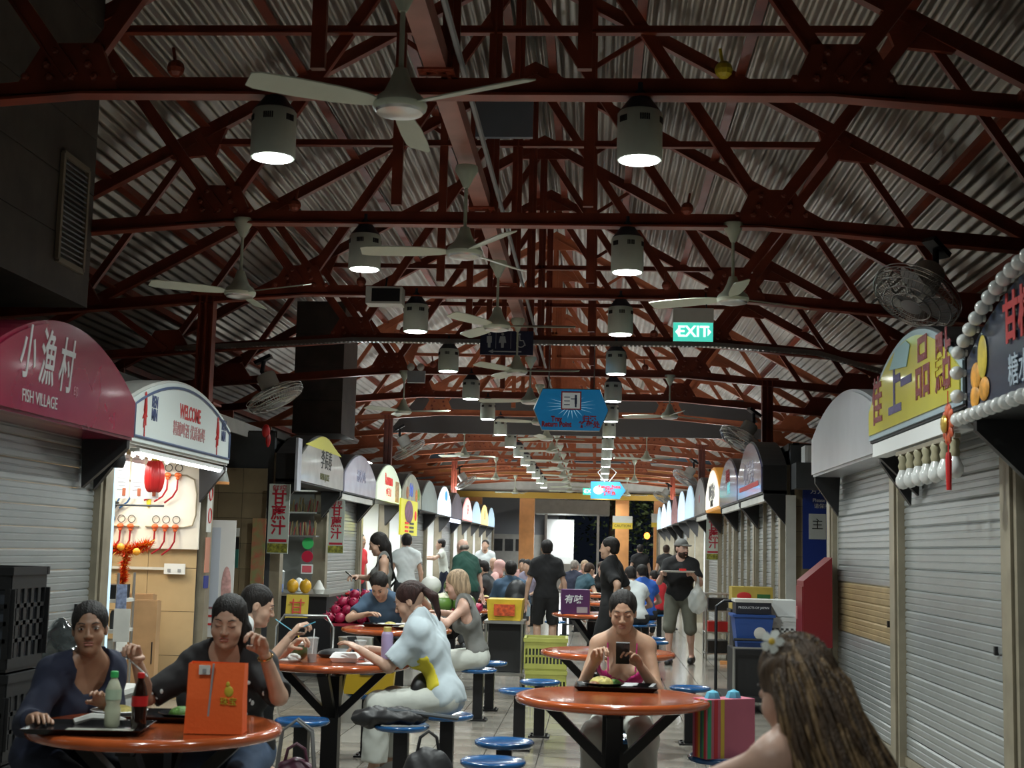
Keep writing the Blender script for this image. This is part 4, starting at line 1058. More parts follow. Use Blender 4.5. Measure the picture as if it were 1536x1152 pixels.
    def hair_long(p):
        d=hair_f(p)*hs
        if hair in('long','fringe'):
            bk=Hc+Rh@V(0,-.075,-.06)*hs;q=FL_(p,bk,1.5)
            w=.003*np.sin(p[:,0]*150+6*np.sin(p[:,2]*9))
            d=smin(d,seg(q,V(0,0,0),(N-sp*.22*sc-fw*.12)-bk,.072,.045)+w,.04)
            if locks: d=smin(d,seg(p,Hc+Rh@V(-.07,-.02,-.03)*hs,N-sp*.20*sc-rt*.12+fw*.06,.035,.040)+w,.03)
        return d
    if hair not in('none','hijab'):
        lo3=Hc-.2;hi3=Hc+.2
        if hair in('long','fringe'): lo3=np.minimum(lo3,N-sp*.28-.14);
        hobj=sub('hair',hair_long,hm,lo3,hi3,hh2)
    if hair=='hijab':
        def hj(p):
            q=toh(p);d=ell(q,V(0,-.015,.035),V(.092,.108,.10));d=smin(d,ell(q,V(0,0,-.10),V(.10,.10,.10)),.05);d=np.maximum(d,-ell(q,V(0,.12,-.02),V(.055,.085,.085)));return d*hs
        sub('headscarf',hj,hm,Hc-.25,Hc+.2,hh2)
    if res!='f' and eyes:
        def hl(v): return Vector(tuple(Hc+Rh@(np.array(v)*hs)))
        RhM=Matrix(Rh.tolist())
        if not closed:
            for s in(1,-1):
                e=MB().ball(hl((s*.031,.0785,.012)),(.0130*hs,.0102*hs,.0056*hs),12,8,RhM).build('eye',eyew,body_o,True)
                MB().ball(hl((s*.031,.0868,.012)),(.0056*hs,.003*hs,.0058*hs),10,6,RhM).build('iris',iris,body_o,True)
        m=MB()
        for s in(1,-1):
            m.tube([hl((s*.013,.0865 if closed else .088,.010 if closed else .020)),hl((s*.031,.0895,.004 if closed else .0225)),hl((s*.048,.077,.010 if closed else .016))],[.001,.0017,.001],5)
        m.build('eyelashes',browm,body_o,True)
        m=MB()
        for s in(1,-1): m.tube([hl((s*.014,.0925,.034)),hl((s*.032,.0905,.040)),hl((s*.050,.073,.034))],[.0022,.0030,.0012],5)
        m.build('eyebrows',browm,body_o,True)
        m=MB().ball(hl((0,.0895,-.0475)),(.024*hs,.0045*hs,.0034*hs),12,6,RhM).ball(hl((0,.0890,-.0585)),(.021*hs,.0055*hs,.0042*hs),12,6,RhM);m.build('lips',lipm,body_o,True)
    info=dict(root=r,Hc=Hc,Rh=Rh,N=N,P=P,sp=sp,fw=fw,rt=rt,SH=SH,arms=arms,legs=legs,sub=sub,body=body_o,hs=hs,b=b,torso=torso)
    return info
sk1=skin('skin light',(.50,.31,.22));sk2=skin('skin tan',(.33,.18,.11));sk3=skin('skin pink',(.56,.34,.26));sk4=skin('skin brown',(.22,.12,.075))
D=math.radians
def hl_(I,v): return tuple(I['Hc']+I['Rh']@(np.array(v)*I['hs']))
def face_deg(a): return D(a)   # rotation about z: 0 faces +y (away), 180 faces the camera
# ---------- the people
cn={k:cloth(k,v) for k,v in dict(navy=(.010,.014,.035),black=(.009,.009,.010),white=(.62,.66,.66),white_blue=(.50,.58,.62),pale=(.55,.57,.52),grey=(.16,.16,.15),gingham=(.15,.15,.14),denim=(.045,.085,.14),blue=(.03,.11,.24),red=(.5,.02,.03),green=(.008,.05,.035),magenta=(.42,.015,.14),charcoal=(.025,.026,.028),khaki=(.11,.11,.085),teal=(.02,.06,.085),pink=(.6,.35,.33),jean=(.04,.07,.13),sky=(.03,.12,.5)).items()}
shoe_b=mat('black shoe',(.01,.01,.01),.5);shoe_w=mat('white shoe',(.5,.5,.48),.6)
def wl(pos,rz):
    c,s=math.cos(rz),math.sin(rz)
    return lambda x,y,z: V((x-pos[0])*c+(y-pos[1])*s,-(x-pos[0])*s+(y-pos[1])*c,z)
PPL=[]
def who(label,pos,rz,hx=None,**k):
    # hx: head position (world x) wanted; the figure is shifted sideways to reach it
    rz=D(rz);g=wl(pos,rz)
    if 'wh' in k:
        k['hands']=tuple(None if w is None else g(*w) for w in k.pop('wh'))
    I=person(label,pos,rz,**k);I['pos']=pos;I['rz']=rz;PPL.append(I);return I
def lw(I,p):
    c,s=math.cos(I['rz']),math.sin(I['rz']);return (I['pos'][0]+p[0]*c-p[1]*s,I['pos'][1]+p[0]*s+p[1]*c,p[2])
# front left table (centre -1.8,5.75, radius .5)
A=who('woman in a navy shirt with hair tied back, at the far left edge',(-2.42,6.22),-122,pose='sit',fem=True,sc=.93,build=1.15,lean=.50,skinm=sk2,hair='bun',
  top=cn['navy'],sleeve=1.6,neck=.065,bottom=cn['navy'],leglen=1.9,shoes=shoe_b,head=(-.72,.02,.05),wh=((-2.25,5.62,.78),(-2.10,5.98,.80)),elb=((.5,-.2,-1),(-.5,-.3,-1)),topoff=.018)
A['sub']('camisole',lambda p:np.maximum(A['torso'](p,.006),np.maximum((p-(A['N']-A['sp']*.13))@A['sp'],-((p-A['P'])@A['sp']))),cloth('white stripe',(.5,.5,.48)),A['P']-.25,A['N']+.15)
B=who('woman in a black floral top with long black hair behind the orange bag',(-1.66,6.50),178,pose='sit',fem=True,sc=.94,build=1.25,lean=.32,skinm=sk1,hair='fringe',closed=True,chub=.8,locks=True,
  top=cloth('black floral',(.012,.011,.012)),sleeve=.95,neck=.03,bottom=cn['jean'],leglen=1.95,shoes=shoe_w,head=(.12,.22,-.05),wh=((-2.00,6.08,.98),(-1.43,6.05,1.03)),elb=((.35,-.3,-1),(-.35,-.3,-1)),handk=('pinch','pinch'),topoff=.018)
# hands index 0 is her right (+x local) -> picture left
m=MB();rr=random.Random(4)
for i in range(70):
    t=rr.random();s=rr.choice((0,1));S0,e,w=B['arms'][s]
    if rr.random()<.6: c=S0+(e-S0)*rr.uniform(.0,.9);rad=.066
    else: c=B['N']-B['sp']*rr.uniform(.08,.35)+B['rt']*rr.uniform(-.13,.13);rad=.13
    d=nrm(B['fw']+B['rt']*rr.uniform(-1,1)*(1 if rad<.1 else .25)+V(0,0,rr.uniform(-.2,.5)));q=c+d*rad
    m.ball(tuple(q),(rr.uniform(.007,.014),.005,rr.uniform(.005,.012)),6,4)
b=m.build('floral_print',cn['white'],B['root']);b['kind']='stuff'
w=B['arms'][1][2];e=B['arms'][1][1];u=nrm(e-w);v=nrm(np.cross(u,V(0,0,1)));x=np.cross(u,v)
MB().tube([tuple(w+u*.02+(v*math.cos(t)+x*math.sin(t))*.031) for t in [2*PI*i/16 for i in range(16)]],.005,6,closed=True).build('bracelet',mat('gold bracelet',(.8,.5,.2),.2,1),B['root'],True)
# second left table (centre -1.72,9.25)
Cc=who('man in a white and blue tee bending over the second left table',(-2.50,8.75),-78,pose='sit',sc=1.0,lean=.62,skinm=sk1,hair='short',top=cn['white'],sleeve=.6,bottom=cn['black'],leglen=1.95,shoes=shoe_b,
  head=(.02,.30,0),wh=((-1.88,8.60,.93),(-1.95,8.95,.84)),handk=('pinch','pinch'),elb=((.35,-.3,-1),(-.35,-.3,-1)))
m=MB();c=Cc['N']-Cc['sp']*.17+Cc['fw']*.115
def patch_torso(I,name,m_,f,off=.0165,step=.012,lo=-.45,hi=.0,w=.2):
    # piece of cloth print lying on the shirt front, meshed from the torso surface
    return I['sub'](name,lambda p:np.maximum(I['torso'](p,off),f(p)),m_,I['P']-.3,I['N']+.2)
def tl(I,p): q=p-I['N'];return q@I['rt'],q@I['fw'],q@I['sp']
def fC(p):
    x,y,z=tl(Cc,p);return np.maximum(np.maximum(np.abs(z+.14+.4*np.abs(x))-.03,-y),np.abs(x)-.14)
patch_torso(Cc,'shirt_print',mat('print blue',(.03,.22,.5),.8),fC,.021)
Dd=who('woman in a white tee with a yellow print at the second left table',(-.93,9.02),78,pose='sit',fem=True,sc=.99,lean=.40,skinm=sk1,hair='pony',hairmat=hairm('reddish black',(.035,.014,.012)),closed=True,
  top=cn['white_blue'],sleeve=.85,topoff=.028,bottom=cn['pale'],leglen=1.85,legw=.03,shoes=shoe_w,head=(.1,.40,0),wh=((-1.50,9.35,.82),(-1.50,8.98,.84)),handk=('phone','relax'),elb=((.35,-.3,-1),(-.35,-.3,-1)))
def fD(p):
    x,y,z=tl(Dd,p);return np.maximum(np.maximum(np.abs(z+.31+.04*np.sin(x*40))-.13+.2*np.abs(x-.02),-y-.02),np.abs(x)-.17)
patch_torso(Dd,'shirt_print',mat('print yellow',(.62,.52,.03),.8),fD,.0335)
Dd['sub']('bum_bag',lambda p:smin(ell(p,Dd['P']+V(.0,.17,.07),V(.13,.06,.075)),ell(p,Dd['P']+V(-.04,.18,.04),V(.10,.05,.06)),.03),mat('black nylon',(.012,.012,.013),.5,bump=.5,bscale=14),Dd['P']-.3,Dd['P']+.35)
# front middle table (centre .1,7.5)
E_=who('woman in a magenta camisole holding up a phone behind the middle table',(.17,8.30),176,pose='sit',fem=True,sc=.96,lean=.30,skinm=skin('skin warm',(.50,.30,.20)),hair='bun',closed=True,
  top=cn['magenta'],tank=True,neck=.135,topoff=.006,bottom=cn['pale'],leglen=1.95,legw=.025,shoes=shoe_w,head=(.02,.26,0),wh=((.00,7.93,.90),(.25,7.93,.88)),handk=('pinch','phone'),elb=((.4,-.1,-1),(-.4,-.1,-1)))
m=MB()
for s in(0,1): m.tube([tuple(E_['SH'][s]*.55+E_['N']*.45-E_['sp']*.13+E_['fw']*.13),tuple(E_['SH'][s]*.6+E_['N']*.4+E_['sp']*.012+E_['fw']*.055),tuple(E_['SH'][s]*.6+E_['N']*.4-E_['sp']*.12-E_['fw']*.11)],.004,5)
m.build('shoulder_straps',cn['magenta'],E_['root'])
# woman in the right foreground, seen from behind
F_=who('woman with very long brown hair and a white flower, back turned, lower right foreground',(.58,3.38),38,pose='sit',fem=True,sc=.97,lean=.20,skinm=skin('skin rosy',(.58,.36,.27)),hair='none',
  top=cn['black'],tank=True,neck=.12,topoff=.004,bottom=cn['black'],leglen=1.9,shoes=shoe_b,head=(-.05,.30,0),neckl=.2,eyes=True,wh=((.30,3.9,.8),(.0,3.75,.8)),pz=.60)
# third table group (centre -1.85,13.1)
G=who('blonde woman in a grey sleeveless top and white trousers sitting in profile',(-1.02,12.45),88,pose='sit',fem=True,sc=1.0,lean=.30,skinm=sk3,hair='bob',hairmat=HBL,top=cn['gingham'],tank=True,topoff=.022,hem=.03,bottom=cn['pale'],leglen=1.85,legw=.03,shoes=shoe_b,
  head=(0,.30,0),wh=((-1.42,12.75,.92),(-1.40,12.3,.90)),res='m',handk=('pinch','relax'))
Hh=who('person in a black cap and blue shirt hunched at the third left table',(-2.05,13.95),170,pose='sit',sc=1.0,lean=.45,hair='short',top=cn['denim'],sleeve=.7,bottom=cn['charcoal'],leglen=1.9,shoes=shoe_b,head=(0,.75,0),wh=((-2.2,13.45,.85),(-1.7,13.5,1.05)),res='m')
Ii=who('standing woman with long black hair in a grey tank top looking at her phone',(-2.30,15.1),100,pose='stand',fem=True,sc=.97,skinm=sk1,hair='fringe',top=cn['gingham'],tank=True,bottom=cn['jean'],leglen=1.95,shoes=shoe_b,head=(.0,.35,0),wh=((-2.60,15.15,1.17),None),handk=('phone','relax'),res='m')
MB().tube([tuple(Ii['SH'][1]+V(0,.03,.06)),tuple(Ii['N']-Ii['sp']*.25+V(.0,.14,0)),tuple(Ii['P']+V(.2,.05,.0)),tuple(Ii['N']-Ii['sp']*.25-V(.0,.14,0)),tuple(Ii['SH'][1]+V(0,-.04,.06))],.014,5).build('bag_strap',cn['black'],Ii['root'],True)
Ii['sub']('shoulder_bag',lambda p:ell(p,Ii['P']+V(.22,.03,-.05),V(.07,.17,.15)),cn['black'],Ii['P']-.3,Ii['P']+.5)
# further people
def std(label,x,y,rz,**k):
    k.setdefault('res','m');k.setdefault('shoes',shoe_b);k.setdefault('bottom',cn['charcoal']);k.setdefault('leglen',1.95);k.setdefault('pose','stand')
    return who(label,(x,y),rz,**k)
std('man in a red shirt and glasses standing inside the lit third stall',-4.02,23.5,-110,top=cn['red'],sleeve=.6)
std('man in a white tee standing with his back turned before the yellow menu board',-3.02,22.2,20,top=cn['white'],sc=1.0,head=(-.1,.1,0))
std('stall worker in a pale shirt and blue apron reaching into the bright stall',-3.50,32.3,95,top=cn['pale'],bottom=cn['navy'],hands=(V(.3,.4,1.3),V(-.25,.45,1.25)),lean=.15)
std('bald man in a dark green tee standing by the blonde woman',-1.90,21.0,50,top=cn['green'],sleeve=.75,hair='bald',hairmat=HG,skinm=sk3,build=1.15,sc=.97,lean=.2,head=(0,.3,0))
J_=std('person in a denim shirt with a dark backpack sitting with back turned',-1.20,19.9,10,pose='sit',top=cn['denim'],sleeve=1.4,bottom=cn['charcoal'],lean=.1)
J_['sub']('backpack',lambda p:smin(ell(p,J_['N']-J_['sp']*.25-J_['fw']*.22+V(.06,0,0),V(.17,.12,.26)),ell(p,J_['N']-J_['sp']*.34-J_['fw']*.31+V(.06,0,0),V(.12,.06,.13)),.03),mat('black nylon'),J_['N']-.7,J_['N']+.4)
std('man in a black tee and black shorts standing with his back to the camera',-.68,19.3,8,top=cn['black'],sleeve=.65,bottom=cn['black'],leglen=.92,legw=.02,sc=.96,hands=(V(.30,.0,.72),V(-.30,.05,.72)))
K_=std('tall young man in a black tee, side view, hand on his hip',.17,15.6,72,top=cn['black'],sleeve=.85,bottom=cn['black'],legw=.03,topoff=.02,hair='fringe' if 0 else 'short',hands=(V(.24,.02,.90),V(-.26,-.12,.92)),elb=((.6,-1,0),(-.8,-1,0)),head=(.1,.02,0),sc=.97)
L_=std('bearded man in a cap, black tee and grey shorts walking with a tray',1.16,19.41,170,top=cn['black'],sleeve=.72,topoff=.018,bottom=cn['khaki'],leglen=1.04,legw=.022,build=1.2,sc=.99,skinm=sk3,hands=(V(.22,.28,1.22),V(-.20,.28,1.22)),elb=((.5,-.6,-1),(-.5,-.6,-1)),
   feet=(V(.14,.10,.085),V(-.14,-.16,.10)),head=(.75,.0,0),hair='short',hairmat=HD,handk=('grip','grip'))
I=L_
L_['sub']('cap',lambda p:(lambda q:np.minimum(np.maximum(ell(q,V(0,-.012,.048),V(.090,.106,.092)),-(q[:,2]-.040)),np.maximum(ell(q,V(0,.11,.045),V(.065,.075,.012)),-9))*I['hs'])(((p-I['Hc'])@I['Rh'])/I['hs']),cn['grey'],L_['Hc']-.22,L_['Hc']+.24,.008)
L_['sub']('beard',lambda p:(lambda q:np.maximum(np.maximum(ell(q,V(0,.030,-.062),V(.066,.066,.062)),(q[:,2]+.035+.3*np.abs(q[:,0])*0)),-ell(q,V(0,.10,-.056),V(.02,.02,.006)))*I['hs'])(((p-I['Hc'])@I['Rh'])/I['hs']),HD,L_['Hc']-.22,L_['Hc']+.2,.008)
def sit(label,x,y,rz,**k):
    k.setdefault('res','f');k.setdefault('bottom',cn['charcoal']);k.setdefault('leglen',1.9);k.setdefault('lean',.3);k.setdefault('top',cn['black']);k.setdefault('head',(0,.3,0))
    return who(label,(x,y),rz,pose='sit',**k)
sit('man with a dark beard in a charcoal tee bending over his plate',-1.62,22.6,80,top=cn['charcoal'],res='m')
sit('person in a pink headscarf sitting at a far left table',-2.0,26.0,-90,fem=True,hair='hijab',hairmat=cn['pink'],top=cn['pink'],sleeve=1.8)
sit('small man in a pale shirt sitting beside the pink headscarf',-2.5,27.2,-60,top=cn['pale'])
std('cook in a white shirt and yellow apron standing far away on the left',-2.62,33,175,top=cn['white'],bottom=mat('cloth yellow apron',(.5,.4,.03),.8),res='f')
sit('bald man sitting far away behind the bearded man',-2.3,32.5,160,hair='bald',hairmat=HG,top=cn['grey'])
sit('person in a pale pink top half hidden behind the man in black',-1.55,30.5,170,top=cn['pink'],fem=True,hair='bob')
sit('person with dark hair and lilac top left of the standing man in black',-1.25,28.0,150,top=cloth('lilac',(.3,.28,.38)))
sit('man in a navy tee with his back turned at the middle far table',-.52,29.0,-20,top=cn['navy'],hair='short',hairmat=HG)
sit('man in a teal tee leaning on the middle far table',-.36,26.4,-55,top=cn['teal'],hair='short',hairmat=HD,lean=.45,res='m')
sit('woman in a black dress facing the camera at the middle far table',.13,27.7,175,fem=True,hair='bun',hairmat=HD,skinm=sk3,tank=True,res='m')
sit('fair haired person at the far end of the middle table',-.25,31.0,180,hairmat=HBL,fem=True,hair='bob',top=cn['pink'])
sit('second fair haired person at the far middle table',.28,31.6,170,hairmat=HBL,fem=True,hair='bob',top=cn['pale'])
std('man in black standing far behind on the right with cropped hair',1.12,36,10,top=cn['black'],res='f')
std('second man in black standing at the far right beside the cropped haired one',1.75,35.4,-15,top=cn['charcoal'],res='f',hairmat=HD)
sit('person in a bright blue shirt sitting with back turned by the right aisle',.80,22.3,20,top=cn['sky'],res='m')
sit('child in a red and white top sitting by the bright blue shirt',1.10,24.5,30,top=cn['red'],sc=.85)
sit('person in a white tee hunched right of the young man in black',.62,20.8,25,top=cn['white'],lean=.4)

# long loose hair of the foreground woman: a base volume and many strands
I=F_;O_=I['Hc'];Rw=I['Rh']
cz,sz=math.cos(I['rz']),math.sin(I['rz'])
def w2l(x,y,z): 
    dx,dy=x-I['pos'][0],y-I['pos'][1];return V(dx*cz+dy*sz,-dx*sz+dy*cz,z)
hw=np.array(lw(I,O_))
path=[w2l(hw[0]+.02,hw[1]-.06,hw[2]+.03),w2l(hw[0]+.07,hw[1]-.12,hw[2]-.12),w2l(hw[0]+.13,hw[1]-.17,hw[2]-.28),w2l(hw[0]+.17,hw[1]-.19,hw[2]-.48)]
rad=[.075,.095,.11,.10]
def fh(p):
    q=((p-O_)@Rw)/I['hs'];w=.003*np.sin(q[:,0]*170+8*np.sin(q[:,2]*14))
    d=ell(q,V(0,-.018,.048),V(.084,.100,.092));d=np.maximum(d,-ell(q,V(0,.105,-.02),V(.07,.075,.105)))*I['hs']
    for i in range(3): d=smin(d,seg(p,path[i],path[i+1],rad[i],rad[i+1]),.04)
    return d+w
base_h=I['sub']('hair',fh,HL,O_-.75,O_+.3,.008)
gold=hairm('golden brown',(.20,.125,.060))
m1=MB();m2=MB();rr=random.Random(11)
for i in range(520):
    a=rr.uniform(0,2*PI);ph=rr.uniform(.05,1.0)
    up=Rw@V(.085*math.cos(a)*math.sin(ph),-.02+.098*math.sin(a)*math.sin(ph),.05+.092*math.cos(ph))*I['hs']
    if (Rw.T@up)[1]>.055: continue
    pts=[O_+up*1.0]
    k=rr.random();off=nrm(V(rr.gauss(0,1),rr.gauss(0,1),rr.gauss(0,.4)))
    if off@nrm(w2l(hw[0],hw[1]-1,hw[2]+.2)-O_)<-.2: off=-off
    ph2=rr.uniform(0,6)
    for j in range(4):
        r_=rad[j]*rr.uniform(.95,1.09);pts.append(path[j]+off*r_+V(.010*math.sin(ph2+j*1.7),.010*math.cos(ph2+j*2.1),0))
    # smooth resample
    P_=[]
    for t in np.linspace(0,len(pts)-1.001,11):
        j=int(t);f=t-j;p0=pts[max(j-1,0)];p1=pts[j];p2=pts[j+1];p3=pts[min(j+2,len(pts)-1)]
        P_.append(tuple(.5*((2*p1)+(-p0+p2)*f+(2*p0-5*p1+4*p2-p3)*f*f+(-p0+3*p1-3*p2+p3)*f**3)))
    A1=rr.uniform(.006,.016);P_=[tuple(Vector(q)+Vector((A1*math.sin(k_*1.35+ph2),A1*math.cos(k_*1.1+ph2),0))*min(1,k_/4)) for k_,q in enumerate(P_)];(m2 if rr.random()<.38 else m1).tube(P_,[.003,.005,.006,.006,.006,.006,.006,.005,.004,.003,.001],4,cap=False)
o=m1.build('hair_strands',HL,I['root'],3.1);o['kind']='stuff'
o=m2.build('hair_strands',gold,I['root'],3.1);o['kind']='stuff'
fc=O_+Rw@V(-.055,-.01,.125)*I['hs']
# ------------------------------------------------------------ tables and stools
def table(x,y,label,rz=.3,r_=.515):
    t=thing('round_table',label,'table',(x,y,0),rz,'round orange tables')
    MB().lathe([(r_-.05,.700),(r_-.005,.712),(r_+.002,.730),(r_-.006,.746),(r_-.03,.752),(r_-.05,.750),(.001,.750)],56).build('tabletop',orange_top,t,1.2)
    MB().box((0,0,.35),(.11,.11,.60)).build('pedestal',blacksteel,t)
    for a in range(2):
        for s in(-1,1):
            c,q=math.cos(a*PI/2),math.sin(a*PI/2);MB().bar((s*.04*c,s*.04*q,.40),(s*.34*c,s*.34*q,.69),.07,.05).build('brace',blacksteel,t)
    m=MB()
    for a in range(2):
        c,q=math.cos(a*PI/2),math.sin(a*PI/2);m.bar((-.4*c,-.4*q,.69),(.4*c,.4*q,.69),.06,.025)
    m.build('cross_bar',blacksteel,t);MB().box((0,0,.015),(.3,.3,.02)).build('base_plate',blacksteel,t)
    return t
ST=None
def stool(x,y,label):
    global ST
    if ST is None:
        ST=thing('round_stool',label,'stool',(x,y,0))
        MB().lathe([(.10,.415),(.150,.420),(.165,.432),(.166,.445),(.158,.454),(.148,.450),(.12,.440),(.001,.437)],36).build('seat',blue_seat,ST,1.3)
        MB().box((0,0,.21),(.085,.085,.42)).build('post',blacksteel,ST)
        MB().box((0,0,.012),(.17,.17,.014)).build('base_plate',blacksteel,ST)
        m=MB()
        for a in(-.06,.06):
            for b in(-.06,.06): m.lathe([(.01,.018),(.01,.03)],6,(a,b,0))
        m.build('bolts',blacksteel,ST)['kind']='stuff'
        s=ST
    else: s=dup(ST,(x,y,0),0,label)
    s.location=(x,y,0);s['label']=label;s['group']='round blue stools';return s
tabs=[(-1.80,5.77,'front left round table carrying the orange bag'),(-1.72,9.25,'second left round table carrying the lavender bottle'),(.10,7.50,'front middle round table carrying a single dark food tray'),(.10,10.84,'round table just behind the woman in magenta'),
 (-1.85,13.1,'third left round table where the blonde woman eats'),(-.02,17.3,'round table carrying the purple box'),(.1,21.3,'round table beyond the purple box in the middle row'),(.1,25.0,'middle round table by the teal tee man'),(.1,28.6,'fourth middle round table beyond the purple box'),
 (-1.8,17.6,'left round table behind the crates'),(-1.8,21.8,'left round table by the bearded man in charcoal'),(-1.8,26.2,'far left round table by the pink headscarf'),(.1,33,'far middle round table near the end of the hall'),(-1.8,31,'farthest left round table')]
for i,(x,y,l) in enumerate(tabs): table(x,y,l,.785 if i in(4,5) else .0)
def st(x,y,l): stool(x,y,l)
st(-.49,7.86,'blue stool left of the front middle table, the farther of the pair');st(-.50,7.14,'blue stool left of the front middle table, the nearer of the pair')
st(.66,7.55,'blue stool under the striped paper bag');st(.17,8.25,'blue stool under the woman in magenta')
st(-.56,10.72,'blue stool left of the table behind, nearer one by the green crates');st(-.44,11.5,'blue stool left of the table behind, farther one by the green crates')
st(.76,11.35,'blue stool on the right of the table behind the woman in magenta');st(.80,10.5,'blue stool hidden behind the right of the front middle table')
st(-1.76,8.52,'blue stool in front of the second left table, above the plum tote bag');st(-1.14,8.42,'blue stool carrying the folded black jacket')
st(-.93,9.02,'blue stool under the woman in the yellow print tee');st(-2.5,8.75,'blue stool under the man in the white and blue tee')
st(-1.62,10.15,'stool carrying the yellow box behind the second left table');st(-2.42,6.22,'blue stool under the woman in navy');st(-1.66,6.50,'blue stool under the woman in the floral top')
st(.58,3.38,'blue stool under the long haired woman in the foreground')
st(-1.02,12.45,'blue stool under the blonde woman');st(-.98,13.25,'blue stool just behind the blonde woman');st(-2.05,13.95,'blue stool under the person in the black cap')
st(-1.2,19.9,'blue stool under the person with the backpack')
ex=[(.72,17.0),(.72,17.75),(-.7,17.1),(.75,21.0),(.75,21.7),(-.6,21.2),(.8,25),(-.55,25.2),(.75,28.6),(-.5,29),(-.36,26.4),(.12,27),(.8,22.3),(1.1,24.5),(.62,20.8),(-1.62,22.6),(-2.,26.),(-2.5,27.2),(-2,32.5),(-1.55,30.5),(-1.25,28),(-.05,31),(.28,31.6)]
for key,nm in ((lambda x:x<-1,'far left tables'),(lambda x:-1<=x<0,'middle tables past the purple box, left side'),(lambda x:x>=0,'middle tables past the purple box, right side')):
    q=sorted([p for p in ex if key(p[0])],key=lambda p:p[1])
    for i,(x,y) in enumerate(q): st(x,y,f'{ordn[i]} nearest blue stool at the {nm}'.replace('nearest nearest','nearest'))
TT=.752
# ------------------------------------------------------------ small things
def tray(x,y,z,rz,label,w=.46,d=.33):
    t=thing('food_tray',label,'tray',(x,y,z),rz)
    m=MB();n=lambda w,d,z:[(-w/2,-d/2,z),(w/2,-d/2,z),(w/2,d/2,z),(-w/2,d/2,z)]
    m.add(n(w-.05,d-.05,.002)+n(w-.05,d-.05,.006)+n(w,d,.024)+n(w-.012,d-.012,.024),[(3,2,1,0),(4,5,6,7),(0,1,9,8),(1,2,10,9),(2,3,11,10),(3,0,8,11),(8,9,13,12),(9,10,14,13),(10,11,15,14),(11,8,12,15),(12,13,5,4),(13,14,6,5),(14,15,7,6),(15,12,4,7)])
    m.build('tray_body',blackgl,t);return t
def bottle(x,y,z,label,prof,bm,capm,capz,caph,capr,labm=None,labz=None,liq=None,name='bottle',n=18,txt=None):
    t=thing(name,label,'bottle',(x,y,z))
    MB().lathe(prof,n).build('bottle_body',bm,t,True)
    if liq: MB().lathe([(r*.94,zz) for r,zz in liq[0]],n).build('drink',liq[1],t,True)
    MB().lathe([(capr,capz),(capr,capz+caph),(capr*.8,capz+caph+.003)],n).build('cap',capm,t,True)
    if labm: MB().lathe([(labz[2],labz[0]),(labz[2],labz[1])],n,cap=False).build('label_band',labm,t,True)
    return t
glass=mat('clear plastic',(.75,.8,.8),.08,0,alpha=.28,spec=.6);cola=mat('cola',(.015,.006,.004),.1,coat=.6)
iced=mat('iced tea',(.10,.03,.012),.15);redj=mat('red juice',(.55,.06,.05),.25);rice=mat('rice',(.55,.48,.32),.8,0,.3,60,.8,bscale=90)
veg=mat('green leaves food',(.08,.20,.03),.6,0,.5,50,.8,bscale=60);meat=mat('brown meat',(.25,.10,.04),.5,0,.4,40,.6,bscale=50);fried=mat('egg yellow',(.50,.42,.12),.6,0,.4,40,.6,bscale=60)
def plate(x,y,z,label,food,r_=.12,pm=white):
    t=thing('plate',label,'plate',(x,y,z));MB().lathe([(.05,.0),(r_-.02,.008),(r_,.022),(r_-.004,.024),(.06,.010),(.001,.009)],28).build('dish',pm,t,True)
    for k,(nm,mm,dx,dy,rr_,h) in enumerate(food): MB().ball((dx,dy,.012),(rr_,rr_*.85,h),14,8).build(nm,mm,t,True)
    return t
# front left table
tray(-1.98,5.50,TT,.12,'black food tray at the near left of the front left table');o=MB().box((0,0,0),(.26,.1,.002));solo(o,'paper_slip','pale paper slip lying in the near black tray','paper',mat('dull paper',(.30,.30,.25),.7),(-1.93,5.46,TT+.009),.12)
m=MB().tube([(-.10,0,.004),(-.03,.02,.02),(.06,.01,.015),(.1,-.01,.008)],[.014,.018,.016,.01],6);solo(m,'napkin','crumpled white napkin on the tray beside the green capped bottle','napkin',offwhite,(-2.0,5.66,TT+.012),.3,smooth=True)
tray(-1.87,5.95,TT,.05,'black tray with noodles in front of the floral top woman',.5,.32)
plate(-1.72,5.93,TT+.01,'plate of greens and noodles left of the orange bag',[('vegetables',veg,-.02,0,.06,.035),('noodles',rice,.05,.0,.05,.03),('meat',meat,0,.05,.04,.025)],pm=blackgl)
plate(-2.02,5.95,TT+.01,'plate of fried food before the navy shirt woman',[('fried_food',fried,0,0,.07,.03)],pm=white)
bottle(-1.915,5.56,TT+.008,'milky lemon drink bottle with a bright green cap',[(.024,0),(.030,.01),(.031,.07),(.026,.09),(.031,.11),(.030,.15),(.020,.178),(.013,.19),(.013,.20)],mat('milky bottle',(.50,.52,.38),.3),green,.196,.022,.0155,mat('green print',(.45,.58,.42),.4),(.11,.15,.0316))
bottle(-1.80,5.54,TT+.003,'small dark cola bottle with a red cap and red label',[(.028,0),(.031,.008),(.029,.05),(.031,.09),(.030,.13),(.022,.17),(.0125,.195),(.0125,.21)],cola,redp,.204,.018,.0145,mat('red bottle label',(.50,.02,.02),.35),(.095,.135,.0318))
